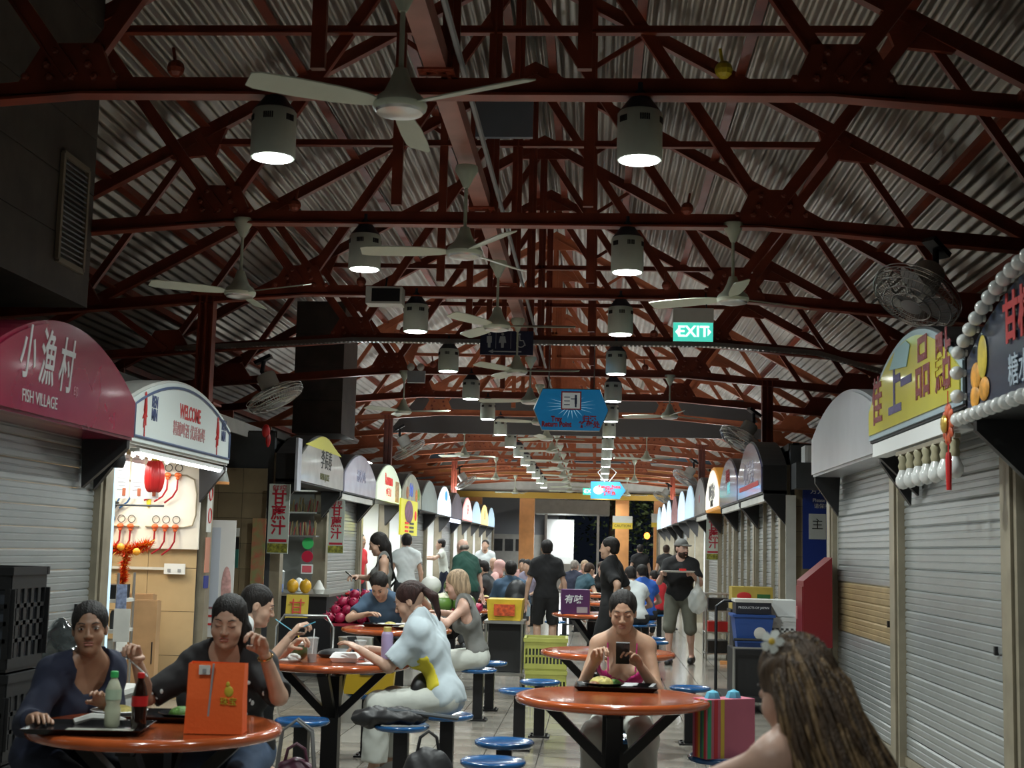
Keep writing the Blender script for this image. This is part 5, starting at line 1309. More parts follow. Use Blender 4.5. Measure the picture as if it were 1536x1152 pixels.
def bagbox(label,x,y,z,rz,w,d,h,m):
    t=thing('shopping_bag',label,'bag',(x,y,z),rz);n=lambda s,z:[(-w/2*s,-d/2*s,z),(w/2*s,-d/2*s,z),(w/2*s,d/2*s,z),(-w/2*s,d/2*s,z)]
    q=MB();a=n(1.02,0);b=n(.98,h*.5);c=[(-w/2*.99,-d/2*.7,h),(w/2*.99,-d/2*.75,h+.006),(w/2*.99,d/2*.75,h),(-w/2*.99,d/2*.7,h+.004)]
    q.add(a+b+c,[(3,2,1,0)]+[(i,(i+1)%4,(i+1)%4+4,i+4) for i in range(4)]+[(i+4,(i+1)%4+4,(i+1)%4+8,i+8) for i in range(4)]);q.build('bag_body',m,t);return t
orb=mat('orange non woven bag',(.78,.115,.015),.75,0,.06,4,.12,bscale=60)
t=bagbox('bright orange cloth shopping bag with grey seam standing on the front left table',-1.50,5.58,TT,.08,.225,.11,.27,orb)
MB().box((-.018,-.052,.137),(.007,.006,.27),Matrix.Rotation(.06,3,'Y')).build('seam',grey,t)
MB().box((-.045,-.050,.247),(.044,.006,.036)).build('sticker',offwhite,t);MB().box((-.045,-.054,.243),(.014,.004,.016)).build('sticker_mark',grey,t)
MB().ball((.055,-.053,.165),(.018,.004,.022),12,8).ball((.050,-.053,.192),(.008,.004,.012),8,6).build('emblem',mat('gold print',(.5,.38,.03),.5),t,True)
text('珠宝',.034,(.055,-.056,.125),MATS['gold print'],t,name='lettering');text('GOLD HOUSE',.02,(-.06,-.0565,.12),mat('dull gold print',(.55,.22,.02),.5),t,rot=(PI/2,PI/2*-1,0)) if 0 else None
m=MB()
for a,b in((-.0,.0),(.035,.01)): m.tube([(-.05,-.01+a,.25),(0,.03+a,.255),(.12,.15+b,.03)],.004,5)
# cutlery
solo(MB().tube([(0,0,0),(-.10,.02,.075),(-.12,.03,.09)],[.004,.004,.012],6),'steel_spoon','shiny spoon held over the cola bottle by the floral top woman','spoon',steel,(-1.92,6.0,.92),smooth=True)
# second left table
bottle(-1.33,9.00,TT,'lavender flask with a yellow screw top on the second left table',[(.035,0),(.038,.01),(.038,.185),(.034,.20),(.025,.208)],mat('lavender flask',(.34,.26,.42),.4),mat('mustard lid',(.50,.38,.10),.45),.205,.03,.026)
t=thing('takeaway_box','closed white foam takeaway box on the second left table','box',(-1.62,9.12,TT),.05);q=MB();n=lambda w,d,z:[(-w/2,-d/2,z),(w/2,-d/2,z),(w/2,d/2,z),(-w/2,d/2,z)]
fr=lambda a,b:MB().add(a+b,[(3,2,1,0),(4,5,6,7)]+[(i,(i+1)%4,(i+1)%4+4,i+4) for i in range(4)])
fr(n(.15,.12,0),n(.18,.15,.028)).build('box_base',white,t);fr(n(.185,.155,.029),n(.145,.115,.058)).build('box_lid',white,t)
def cup(x,y,label,h=.12,r_=.038,liq=redj,lf=.55,straw=None,cx=None):
    t=thing('drink_cup',label,'cup',(x,y,TT));MB().lathe([(r_*.72,0),(r_,h),(r_+.004,h+.002)],20,cap=False).build('cup_body',glass,t,True)
    MB().lathe([(r_*.70,.003),(r_*(.70+.26*lf),h*lf)],20).build('drink',liq,t,True);MB().lathe([(r_+.005,h),(r_+.005,h+.005),(r_*.6,h+.010)],20).build('lid',glass,t,True)
    if straw: MB().tube([(0,0,h*.3),(straw[0],0,h+.06)],.0035,6).build('straw',straw[1],t)
    return t
cup(-1.56,9.35,'clear cup of red juice behind the foam box',liq=redj)
cup(-1.82,9.03,'tall clear cup with a little dark tea and a white straw',h=.15,liq=iced,lf=.35,straw=(.01,white))
t=thing('coconut_drink','green drink bowl with a yellow straw under a paper lid','drink',(-1.92,9.12,TT));MB().ball((0,0,.06),(.055,.055,.06),16,10).build('shell',mat('dark green shell',(.05,.06,.015),.4),t,True);MB().lathe([(.05,.10),(.055,.115),(.02,.125)],16).build('lid',offwhite,t,True);MB().tube([(0,0,.1),(-.02,0,.19)],.004,6).build('straw',yellow,t)
solo(MB().ball((0,0,.02),(.09,.06,.03),12,6).ball((.05,.03,.03),(.05,.05,.03),10,6),'crumpled_bag','crumpled clear white plastic bag by the tall cup','bag',offwhite,(-1.99,9.0,TT-.008),smooth=True)
solo(MB().ball((0,0,.03),(.15,.08,.04),14,8).ball((.1,.02,.035),(.08,.06,.04),10,6),'black_pouch','black cloth pouch lying behind the foam box','pouch',MATS['black nylon'],(-1.72,9.45,TT-.008),smooth=True)
solo(MB().box((0,0,.001),(.14,.2,.002)),'paper_sheet','white paper sheet catching the light left of the lavender flask','paper',white,(-1.42,9.05,TT+.001),-.4)
def phone(I,i,label,off=(0,0,0),rot=0):
    w=np.array(lw(I,I['arms'][i][2]));e=np.array(lw(I,I['arms'][i][1]));u=nrm(w-e);c=w+u*.10+np.array(off)
    h=np.array(lw(I,I['Hc']));d=nrm(h-c)
    t=thing('mobile_phone',label,'phone',tuple(c));t.rotation_mode='QUATERNION';t.rotation_quaternion=Vector(tuple(-d)).to_track_quat('Y','Z')
    MB().box((0,0,0),(.075,.009,.155)).build('phone_case',black,t);MB().box((0,-.0055,0),(.068,.002,.145)).build('screen',blackgl,t)
    MB().box((-.02,.0055,.055),(.025,.003,.028)).build('camera_bump',dkgrey,t);return t
phone(E_,1,'dark phone held up before the face of the woman in magenta',(-.05,-.03,.0))
phone(Dd,0,'phone held over the table by the woman in the yellow print tee')
phone(Ii,0,'phone in the hand of the standing long haired woman')
w=lw(E_,E_['arms'][0][2]);solo(MB().ball((0,0,-.045),(.018,.006,.028),12,6).tube([(0,0,-.02),(0,0,.06)],.004,6),'white_spoon','white spoon hanging from the right hand of the woman in magenta','spoon',white,(w[0]+.05,w[1]-.06,w[2]+.02),smooth=True)
w=lw(Cc,Cc['arms'][0][2]);solo(MB().tube([(-.11,.0,.07),(0,0,0),(.14,0,.06)],.0035,5),'blue_straw','pale blue straw at the mouth of the man in white and blue','straw',mat('pale blue plastic',(.1,.4,.55),.4),(w[0]+.02,w[1],w[2]+.04))
# middle table tray
tray(.12,7.83,TT,-.02,'black food tray in front of the woman in magenta',.46,.32)
plate(.05,7.86,TT+.01,'plate of yellow rice on the tray of the woman in magenta',[('rice',fried,-.01,0,.07,.045),('vegetables',veg,.06,.02,.04,.03),('sauce',meat,-.05,-.05,.035,.02)],pm=blackgl)
# bags
stripe=[(.45,.03,.04),(.04,.25,.10),(.02,.10,.12),(.55,.35,.03),(.60,.10,.02),(.5,.02,.03),(.45,.12,.22)]
t=thing('paper_bag','pink paper bag with rainbow stripes and blue tissue on the right stool','bag',(.68,7.50,.455),.5)
w_,d_,h_=.30,.13,.30
MB().box((0,0,h_/2),(w_,d_,h_)).build('bag_body',mat('pink paper',(.50,.13,.19),.7,0,.08,6),t)
for i,c in enumerate(stripe): MB().box((-w_/2-.001,-d_/2+.012+i*.0175,h_/2),(.003,.0165,h_-.004)).build('stripe',mat('stripe%d'%i,c,.6),t)
for i,c in enumerate(((.03,.28,.14),(.5,.03,.04),(.6,.4,.05))): MB().box((-w_/2+.018+i*.04,-d_/2-.001,h_/2),(.022,.003,h_-.004)).build('stripe',mat('stripef%d'%i,c,.6),t)
for x in(-.07,.06): MB().ball((x,0,h_+.0),(.045,.04,.045),7,4).build('tissue_paper',mat('blue tissue',(.10,.40,.55),.7,0,.2,20),t,True)
def sackbag(name,label,x,y,rz,w,d,h,m,z=0,handles=True,pocket=True):
    t=thing(name,label,'bag',(x,y,z),rz);Pv,Fv=nets(lambda p:smin(ell(p,V(0,0,h*.36),V(w/2,d/2,h*.40)),ell(p,V(0,0,h*.62),V(w*.40,d*.38,h*.38)),.05)+.004*np.sin(p[:,0]*60+p[:,2]*30),(-w*.6,-d*.6,-.03),(w*.6,d*.6,h*1.1),.012)
    Pv[:,2]=np.maximum(Pv[:,2],0);link(npmesh('bag_body',[(Pv,Fv,0)],[m]),'bag_body',t)
    if pocket:
        Pv,Fv=nets(lambda p:ell(p,V(0,-d*.36,h*.32),V(w*.33,d*.22,h*.24)),(-w*.6,-d*.8,-.03),(w*.6,0,h*.7),.012);link(npmesh('pocket',[(Pv,Fv,0)],[m]),'pocket',t)
    if handles: MB().tube([(-.06,0,h*.93),(-.045,0,h*1.12),(0,0,h*1.2),(.045,0,h*1.12),(.06,0,h*.93)],.010,6).build('handle',m,t,True)
    return t
bn=MATS['black nylon']
sackbag('backpack','large black backpack on the floor before the yellow print woman',-.90,7.75,.2,.36,.24,.42,bn)
sackbag('backpack','small black backpack on the floor beside the larger one',-.66,7.62,.0,.22,.18,.26,bn)
t=sackbag('tote_bag','dark plum tote bag standing by the near stool of the second left table',-1.60,7.62,.1,.34,.18,.36,mat('plum leather',(.06,.015,.03),.35,0,.3,8,.4))
MB().ball((.13,-.08,.26),(.035,.02,.02),8,6).build('yellow_tag',yellow,t)
for s in(-.04,.04): MB().tube([(-.1,s,.3),(-.08,s,.5),(0,s,.56),(.08,s,.5),(.1,s,.3)],.008,6).build('strap',mat('grey strap',(.12,.12,.12),.5),t,True)
t=thing('folded_jacket','folded black jacket and umbrella lying across a blue stool','jacket',(-1.10,8.40,.455),.0)
Pv,Fv=nets(lambda p:smin(ell(p,V(-.08,0,.045),V(.20,.13,.05)),ell(p,V(-.24,.0,.03),V(.10,.09,.05)),.05)+.012*np.sin(p[:,0]*45+p[:,1]*30)*np.sin(p[:,1]*50),(-.42,-.2,-.06),(.2,.2,.15),.010);Pv[:,2]=np.where(np.hypot(Pv[:,0]+.04,Pv[:,1])<.16,np.maximum(Pv[:,2],0.004),Pv[:,2])
link(npmesh('jacket',[(Pv,Fv,0)],[bn]),'jacket',t)
for i in range(4): MB().tube([(-.12,-.06+i*.035,.09-i*.01),(.30,-.04+i*.02,.05)],.014-.002*i,6).build('umbrella_rib',mat('slate nylon',(.05,.06,.07),.4),t,True)
# yellow box on stool
t=thing('yellow_crate','yellow plastic box on the stool behind the second left table','box',(-1.62,10.15,.455),.1)
fr(n(.34,.26,0),n(.38,.30,.22)).build('box_body',mat('deep yellow plastic',(.50,.33,.02),.4),t);MB().box((0,0,.22),(.40,.32,.02)).build('rim',MATS['deep yellow plastic'],t);MB().box((0,-.145,.15),(.12,.02,.03)).build('handle',dkgrey,t)
# slotted crates
def crate(name,label,x,y,z,rz,w,d,h,m,rows=2,cols=10,band=None,cat='crate',grp=None,fill=None,slot=True):
    t=thing(name,label,cat,(x,y,z),rz,grp)
    MB().box((0,0,.012),(w,d,.024)).build('base',m,t);q=MB()
    for s in(-1,1): q.box((0,s*d/2,h-.02),(w+.03,.025,.04));q.box((s*w/2,0,h-.02),(.025,d+.03,.04))
    q.build('rim',m,t)
    for fx,L,rot,off in((0,w,0,-d/2),(0,w,PI,-d/2),(0,d,PI/2,-w/2),(0,d,-PI/2,-w/2)):
        p=MB();z0,z1=.02,h-.04;p.box((0,off,z0+.02),(L,.012,.05));p.box((0,off,z1-.03 if rows>1 else z1-.02),(L,.012,.07))
        rh=(z1-z0-.11)/max(1,rows)
        for rI in range(rows):
            zz=z0+.045+rI*rh
            if rI: p.box((0,off,zz),(L,.012,.02))
            for c in range(cols+1): p.box((-L/2+c*L/cols,off,zz+rh/2),(L/cols*.42,.012,rh))
        o=p.build('slotted_side',m,t);o.rotation_euler=(0,0,rot)
    if fill: MB().box((0,0,h*.45),(w-.04,d-.04,h*.8)).build('liner',fill,t)
    return t
lime=mat('lime green plastic',(.42,.43,.10),.45,0,.15,5)
crate('slotted_crate','lower lime green slotted crate of the stack by the middle aisle',-.50,14.5,0,.05,.40,.50,.30,lime,rows=2,cols=12,fill=dkgrey)
crate('slotted_crate','upper lime green slotted crate with a dark opening',-.50,14.5,.302,.02,.42,.50,.32,lime,rows=2,cols=12,fill=dkgrey)
crate('storage_crate','black slotted crate on top of the stack at the left edge',-3.11,6.8,.86,.0,.62,.42,.50,black,rows=4,cols=5,fill=mat('grey wrapped goods',(.07,.08,.10),.3,0,.5,6))
crate('storage_crate','black slotted crate in the middle of the stack at the left edge',-3.11,6.8,.43,.0,.64,.44,.42,black,rows=3,cols=6,fill=dkgrey)
crate('storage_crate','black slotted crate at the bottom of the stack at the left edge',-3.11,6.8,0,.0,.64,.44,.42,black,rows=3,cols=6,fill=dkgrey)
solo(MB().box((0,0,0),(.05,.012,.04)),'price_tag','yellow sticker on the upper black crate at the left edge','sticker',yellow,(-2.97,6.573,1.08))
Pv,Fv=nets(lambda p:smin(seg(p,V(0,0,.2),V(.05,0,.75),.30,.20),seg(p,V(.05,0,.75),V(.02,0,.95),.2,.06),.05)+.016*np.sin(p[:,0]*30+p[:,2]*12)*np.sin(p[:,1]*26+p[:,2]*5),(-.4,-.4,-.05),(.45,.4,1.05),.02);Pv[:,2]=np.maximum(Pv[:,2],.0)
t=thing('wrapped_bundle','bundle wrapped in wrinkled clear plastic behind the woman in navy','bundle',(-3.36,8.6,0));link(npmesh('plastic_wrap',[(Pv,Fv,0)],[mat('black film',(.03,.035,.035),.12,0,.5,12,.7,bscale=22,coat=.7)]),'plastic_wrap',t)
# trolley with black basin behind the left table
t=thing('utility_trolley','grey trolley carrying a black basin behind the green capped bottle','trolley',(-2.98,8.3,0))
MB().box((0,0,.62),(.5,.42,.03)).build('shelf',offwhite,t);MB().box((0,0,.25),(.5,.42,.03)).build('shelf',offwhite,t);MB().box((0,-.0,.43),(.42,.36,.32)).build('white_tub',white,t)
for a in(-.23,.23):
    for b in(-.19,.19): MB().tube([(a,b,.06),(a,b,.64)],.014,8).build('leg',steel,t);
for a in(-.23,.23):
    for b in(-.19,.19): MB().lathe([(.035,-.012),(.035,.012)],12,(a,b,.036),Matrix.Rotation(PI/2,3,'Y')).build('wheel',black,t)
t=thing('black_basin','shiny black round basin stacked on the trolley','basin',(-2.98,8.3,.637));MB().lathe([(.13,0),(.17,.17),(.20,.18),(.20,.195),(.16,.19),(.12,.02)],28).build('basin_body',blackgl,t,True);MB().tube([(-.2,0,.18),(-.23,0,.14),(-.2,0,.1)],.008,6).build('handle',blackgl,t)
# ------------------------------------------------------------ lit stall on the left (between the second and third joints)
Y0,Y1=NB[2],NB[3]
for i,(nm,x0,x1,y) in enumerate((('wall_stall_lit',XL-2.4,XL-.02,Y1-.16),)):
    tiled_wall(nm,x0,x1,y,0,2.5,mat('cream wall tile',(.52,.38,.21),.28,0,.1,3),t=.45)
a=MB().box((0,0,1.3),(.05,2.7,2.6)).build('wall_stall_lit_back',mat('cream stall wall',(.5,.42,.3),.5));a.location=(XL-2.45,(Y0+Y1)/2,0);a['kind']='structure'
a=MB().box((0,0,0),(2.6,2.8,.05)).build('ceiling_stall_lit',mat('pale ceiling board',(.55,.58,.52),.5));a.location=(XL-1.2,(Y0+Y1)/2,2.62);a['kind']='structure'
area('stall_light',(XL-.35,(Y0+Y1)/2,2.2),.25,20,(.97,1,.95),(0,D(10),0),sy=2.2)
area('stall_lamp_warm',(XL-1.1,Y1-1.0,2.35),.5,30,(1,.86,.62))
t=side_root('strip_light','long white fluorescent strip under the white WELCOME sign','lamp',-1,(Y0+Y1)/2-.05,2.19,x=XL+.20)
MB().box((0,0,.02),(2.6,.08,.03)).build('fitting',white,t);MB().tube([(-1.25,0,0),(1.25,0,0)],.017,8).build('tube',mat('sign tube',(1,1,1),emit=22,ecol=(.95,1,1)),t,True)
# peg board with tap hoses
yb=Y1-.20
r=thing('tap_board','white board of red valves and curved hoses on the lit stall wall','board',(-4.33,yb,1.86))
MB().box((0,0,0),(1.0,.03,.86)).build('board',ply,r)
for rx,rz,col,dx in((.08,.28,'o',1),(.44-.36,-.22,'o',1),(-.36,-.22,'r',1),(-.36,.22,'b',0)):
    for i in range(3):
        x=rx+.10*i+(.0 if dx else 0);z=rz
        if col!='b':
            v=MB().ball((x,-.05,z),(.034,.034,.026),12,8).ball((x,-.05,z-.03),(.02,.02,.02),8,6).build('valve',mat('orange red valve',(.75,.13,.03),.3),r,True)
            MB().tube([(x+.035*math.cos(t_),-.03,z+.07+.035*math.sin(t_)) for t_ in [2*PI*k/14 for k in range(14)]],.004,4,closed=True).build('ring',dkgrey,v)
        m_=mat('blue hose',(.02,.10,.28),.35) if col=='b' else mat('dark red hose',(.35,.01,.02),.3)
        MB().tube([(x,-.05,z-.04),(x+.0,-.06,z-.14),(x-.04,-.06,z-.21),(x-.12,-.05,z-.25-.01*i)],.009,6).build('hose',m_,r,True)
    MB().tube([(rx-.1,-.03,rz),(rx+.28,-.03,rz)],.008,6).build('rail',beige,r,True)
MB().tube([(.36,-.03,.28),(.44,-.03,.24),(.47,-.03,.1),(.47,-.03,-.1),(.44,-.03,-.2),(.36,-.03,-.22)],.008,6).build('rail',beige,r,True)
MB().tube([(-.48,-.06,.05),(-.30,-.08,.0),(-.44,-.08,-.2),(-.52,-.08,-.42)],.03,8).build('hose_bundle',black,r,True)
MB().ball((.0,-.03,.03),(.025,.015,.07),8,6).build('yellow_tap',yellow,r,True)
t=thing('red_lantern','red ribbed round paper lantern in the lit stall','lantern',(-3.99,yb-.95,2.08))
m=MB()
for i in range(12):
    a=i*PI/6;m.ball((.045*math.cos(a),.045*math.sin(a),0),(.05,.05,.145),8,8)
m.build('shade',redp,t,True);MB().lathe([(.04,.14),(.04,.17)],12).build('rim',yellow,t);MB().tube([(0,0,.16),(0,0,.5)],.004,4).build('cord',black,t)
r=thing('menu_boards','row of white menu sheets hung across the lit stall opening','menu',(-4.28,12.45,2.08),-PI/2+.12)
MB().tube([(0,-.25,.0-.26),(0,.35,-.26)],.01,5).build('rail',dkgrey,r)
for i in range(4):
    y=-.17+i*.135
    s_=MB().box((0,y,0),(.012,.115,.40)).build('menu_sheet',mat('white sheet lit',(.82,.82,.80),.5),r)
    q=MB()
    for k in range(9): q.box((.008,y,.16-k*.035),(.003,.09-(k*37%5)*.008,.008))
    q.build('menu_print',mat('menu grey print',(.4,.42,.45),.6),s_);
    MB().box((.009,y+.02,-.14),(.003,.03,.07)).build('drink_picture',mat('drink picture',(.45,.12,.05),.5),s_)
r=thing('hanging_bulbs','row of small white hanging bulbs under the WELCOME sign','lamp',(XL-.2,Y0+1.6,2.27))
for i in range(6):
    MB().tube([(0,-.6+i*.24,.3),(0,-.6+i*.24,.03)],.004,4).build('cord',black,r);MB().lathe([(.012,.04),(.018,.0),(.022,-.04),(.001,-.055)],10,(0,-.6+i*.24,0)).build('bulb',mat('lit bulb',(1,1,1),emit=5,ecol=(1,.98,.9)),r,True)
# red and gold tinsel garland
t=thing('tinsel_garland','red and gold tinsel garland with orange baubles in the lit stall','garland',(-4.33,12.75,1.42))
m1=MB();m2=MB();rr=random.Random(5)
def tin(a,b,n,R_):
    for i in range(n):
        f=rr.random();c=Vector(a).lerp(Vector(b),f);c.z-=.06*math.sin(f*PI);d=Vector((rr.gauss(0,1),rr.gauss(0,1),rr.gauss(0,1))).normalized()*rr.uniform(.5,1)*R_;e=d.cross(Vector((rr.random(),rr.random(),rr.random()))).normalized()*.007
        (m1 if rr.random()<.6 else m2).add([c-e,c+e,c+d],[(0,1,2)])
tin((-.3,0,.06),(.17,.05,.05),1700,.10);tin((-.02,0,0),(-.04,0,-.30),900,.08)
o=m1.build('red_tinsel',mat('red foil',(.75,.05,.01),.25,.5),t);o['kind']='stuff';o=m2.build('gold_tinsel',mat('gold foil',(.85,.42,.05),.25,.6),t);o['kind']='stuff'
for x,z in((-.22,-.04),(-.05,.02),(.10,-.02),(-.16,-.22)): MB().ball((x,-.06,z),.035,12,8).build('bauble',mat('orange bauble',(.85,.35,.03),.25),t,True)
t=thing('socket_plate','white double wall socket with trunking on the cream tiles','socket',(XL-.22,yb+.0,1.24));MB().box((0,0,0),(.2,.03,.1)).build('plate',white,t);MB().box((-.45,.012,.0),(.7,.015,.025)).build('trunking',offwhite,t)
for x in(-.05,.05): MB().box((x,-.017,-.015),(.03,.006,.03)).build('switch',grey,t)
# shelving rack
t=thing('wire_rack','steel shelving rack holding boxes and bottles in the lit stall','rack',(-4.36,12.1,0))
for z in(.18,.48,.72,.98): MB().box((0,0,z),(.52,.45,.03)).build('shelf',offwhite,t)
for a in(-.25,.25):
    for b in(-.21,.21): MB().tube([(a,b,0),(a,b,1.22)],.013,6).build('post',steel,t)
solo(MB().box((0,0,.06),(.46,.34,.12)),'black_tray_box','black box on the top shelf of the steel rack','box',black,(-4.36,12.1,.996))
for i in range(5): solo(MB().lathe([(.037,0),(.042,.02),(.042,.13),(.03,.16)],12),'glass_jar',f'dark jar on the upper middle shelf of the steel rack, {ordn[i] if i else "first"} from the left','jar',[dkgrey,steel,black,offwhite,dkgrey][i],(-4.56+i*.10,12.0,.736),smooth=True)
for i in range(3): solo(MB().box((0,0,.07),(.15,.32,.14)),'carton',f'pale carton on the lower middle shelf of the steel rack, {["left","centre","right"][i]}','carton',offwhite if i!=1 else card,(-4.52+i*.16,12.1,.496))
t=thing('hanging_notices','blue and white price notices hanging on the side of the steel rack','sign',(-4.06,11.85,1.0));MB().box((0,0,0),(.09,.01,.25)).build('notice',mat('blue white notice',(.25,.3,.45),.5,0,.5,30),t);MB().box((.02,-.012,-.22),(.14,.01,.28)).build('notice',offwhite,t)
for i,(x,y,h,w) in enumerate(((-4.32,Y1-.45,1.0,.34),(-4.16,Y1-.62,.95,.22))):
    t=thing('cardboard_sheet',f'tall brown cardboard box leaning in the lit stall, {["rear","front"][i]} one','cardboard',(x,y,0));MB().box((0,0,h/2),(w,.12,h)).build('panel',card,t);MB().box((.08,-.062,h*.5),(.01,.006,.2)).build('slot',black,t);MB().box((0,-.0,h+.004),(w*.96,.06,.006)).build('flap',card,t)
# light box edge at the post (pale blue vertical tube panel)
t=thing('light_panel','tall narrow pale blue glowing panel on the post left of the lit stall','light',(XL-.02,Y0+.16,1.25));MB().box((0,0,0),(.10,.08,2.0)).build('panel',lit('pale blue tube panel',(.45,.62,.75),1.0),t);MB().box((-.06,0,0),(.02,.1,2.02)).build('casing',steel,t)
# black covers and lamp at sign ends
solo(MB().box((0,0,0),(.13,.12,.22)),'speaker_box','small dark loudspeaker between the burgundy and white signs','loudspeaker',dkgrey,(XL+.25,10.19,2.36))
solo(MB().lathe([(.03,.10),(.05,.06),(.075,-.02),(.055,-.08)],14),'cloth_hood','black cloth hood hanging at the near end of the WELCOME sign','cover',black,(XL+.16,10.42,2.13),smooth=True)
t=thing('pendant_lamp','grey bell lamp with an orange rim beyond the WELCOME sign','lamp',(XL+.10,13.6,2.12));MB().lathe([(.03,.16),(.05,.12),(.085,.0),(.09,-.03)],16).build('shade',mat('grey bell shade',(.25,.26,.24),.5),t,True);MB().lathe([(.09,-.045),(.092,-.02)],16).build('orange_rim',orange_paint,t,True);MB().tube([(0,0,.15),(0,0,.4)],.005,4).build('cord',black,t)
# posters on the pillar + white banner stand
r=side_root('pillar_posters','white and pink posters pasted on the pillar right of the lit stall','poster',-1,13.43,1.7,x=XL+.055)
for i,(z,h,m_) in enumerate(((.15,.5,offwhite),(-.32,.34,mat('salmon poster',(.5,.22,.15),.6)),(-.58,.12,bluebd))): MB().box((.0,0,z),(.15,.008,h)).build('poster',m_,r)
for z in(.28,.06): MB().tube([(.05*math.cos(a),-.008,z+.07*math.sin(a)) for a in [2*PI*k/18 for k in range(18)]],.006,4,closed=True).build('red_ring',redtxt,r)
t=thing('banner_stand','tall white menu banner stand at the mouth of the left alley','banner',(-3.74,13.75,0),.12)
MB().box((0,0,1.15),(.30,.03,1.15)).build('banner_panel',mat('white menu banner',(.6,.6,.58),.5),t);MB().box((0,0,.29),(.03,.03,.58)).build('stand_post',steel,t);MB().box((0,0,.015),(.3,.2,.03)).build('stand_base',blacksteel,t)
MB().box((-.06,-.017,1.25),(.13,.004,.8)).build('pale_blue_text_block',mat('faint print',(.42,.46,.52),.6),t);MB().ball((.08,-.016,1.05),(.05,.004,.22)).build('picture',mat('faint pink picture',(.5,.28,.26),.6,0,.4,20),t)
for z in(.86,.78,.70): MB().box((-.03,-.017,z),(.18,.004,.02)).build('red_line',redtxt,t)
# alley posters
r=thing('alley_poster','white headed food poster with a green payment panel on the left alley wall','poster',(-4.42,16.42,1.43))
MB().box((0,0,.20),(.36,.01,.10)).build('header',offwhite,r);MB().box((-.1,0,.07),(.15,.01,.14)).build('picture',mat('dim food print',(.2,.16,.08),.5,0,.6,14),r);MB().box((.09,0,.07),(.18,.01,.14)).build('picture',black,r);MB().box((0,0,-.11),(.36,.01,.22)).build('green_panel',mat('dim green',(.03,.14,.11),.5),r)
text('← TOILET',.045,(0,-.008,.20),blk_txt,r)
solo(MB().ball((0,0,0),(.05,.05,.08),10,8).ball((.03,0,-.1),(.03,.03,.09),8,6),'red_bag','small red plastic bag hung high in the left alley','bag',redp,(-3.85,15.9,2.80),smooth=True)
q=MB()
q.bar((0,-3,0),(0,3.4,.0),.03,.16);solo(q,'gutter','pale gutter running behind the signs on the left','gutter',offwhite,(-4.25,16.0,2.86))
# sugarcane stall (first past the left alley)
def vbanner(label,x,y,z,w,h,side=0,hd=True):
    t=thing('sugarcane_banner',label,'banner',(x,y,z),side)
    MB().box((0,0,0),(w,.02,h)).build('panel',mat('pale green banner',(.50,.56,.50),.45),t)
    dr=mat('deep red character',(.42,.01,.03),.5)
    text('鲜榨',w*.34,(0,-.013,h*.43),dr,t)
    for i,c in enumerate('甘蔗汁'): text(c,w*.72,(0,-.013,h*(.29-.215*i)),dr,t,bold=.004)
    MB().box((0,-.012,-h*.315),(w*.85,.003,h*.04)).build('small_print',dr,t);MB().box((0,-.012,-h*.42),(w*.96,.004,h*.13)).build('cane_picture',mat('cane picture',(.30,.30,.04),.5,0,.7,30),t)
    return t
vbanner('large vertical sugarcane juice banner with red characters by the left alley',-3.76,16.35,1.80,.25,.82)
vbanner('smaller vertical sugarcane juice banner on the post past the sugarcane stall',-3.62,19.3,1.76,.22,.74)
vbanner('small vertical sugarcane juice banner on the right row of stalls',2.12,25.65,1.80,.26,.80)
solo(MB().box((0,0,0),(.16,.02,1.2)),'side_poster','narrow poster of fruit pictures left of the large sugarcane banner','poster',mat('fruit poster',(.22,.30,.12),.5,0,.8,9,col2=(.5,.12,.08)),(-4.00,16.40,1.2))
interior(-1,FL[0],FL[1],0,True,nth='first',back=mat('dim steel wall',(.22,.23,.22),.4,.3))
area('stall_light',(XL-.5,18,2.3),.6,7,(.9,1,.9))
t=thing('glass_shelf','wall shelf crowded with red packets and dried stalks in the sugarcane stall','shelf',(-4.16,19.15,1.62))
for z in(0,.32,.62): MB().box((0,0,z),(.62,.25,.02)).build('shelf_board',steel,t)
q=MB();q2=MB();rr=random.Random(9)
for i in range(26):
    for z in(.01,.33): 
        h=rr.uniform(.10,.22);(q if rr.random()<.5 else q2).tube([(-.29+i*.023,rr.uniform(-.06,.06),z),(-.29+i*.023+rr.uniform(-.02,.02),0,z+h)],.010,5)
q.build('straw_bundles',mat('dried stalks',(.30,.24,.12),.7),t)['kind']='stuff';q2.build('packets',mat('red packets',(.25,.03,.03),.5),t)['kind']='stuff'
for i,(lb,m_,y,z,d) in enumerate((('round green sign on the sugarcane stall',green,18.9,1.52,.12),('round red sign on the sugarcane stall',mat('crimson disc',(.45,.01,.04),.4),18.7,1.34,.12),('square pink and white sticker on the sugarcane stall',mat('pink sticker',(.7,.12,.15),.4),18.72,1.17,.13))):
    t=thing('stall_sticker',lb,'sticker',(-3.97,19.12-.005*i,z))
    if i<2: MB().lathe([(d*.6,0),(d*.66,.005),(d*.66,.02)],24,M=Matrix.Rotation(PI/2,3,'X')).build('disc',m_,t)
    else: MB().box((0,0,0),(.16,.02,.13)).build('card',white,t);MB().box((0,-.012,0),(.13,.005,.09)).build('panel',m_,t)
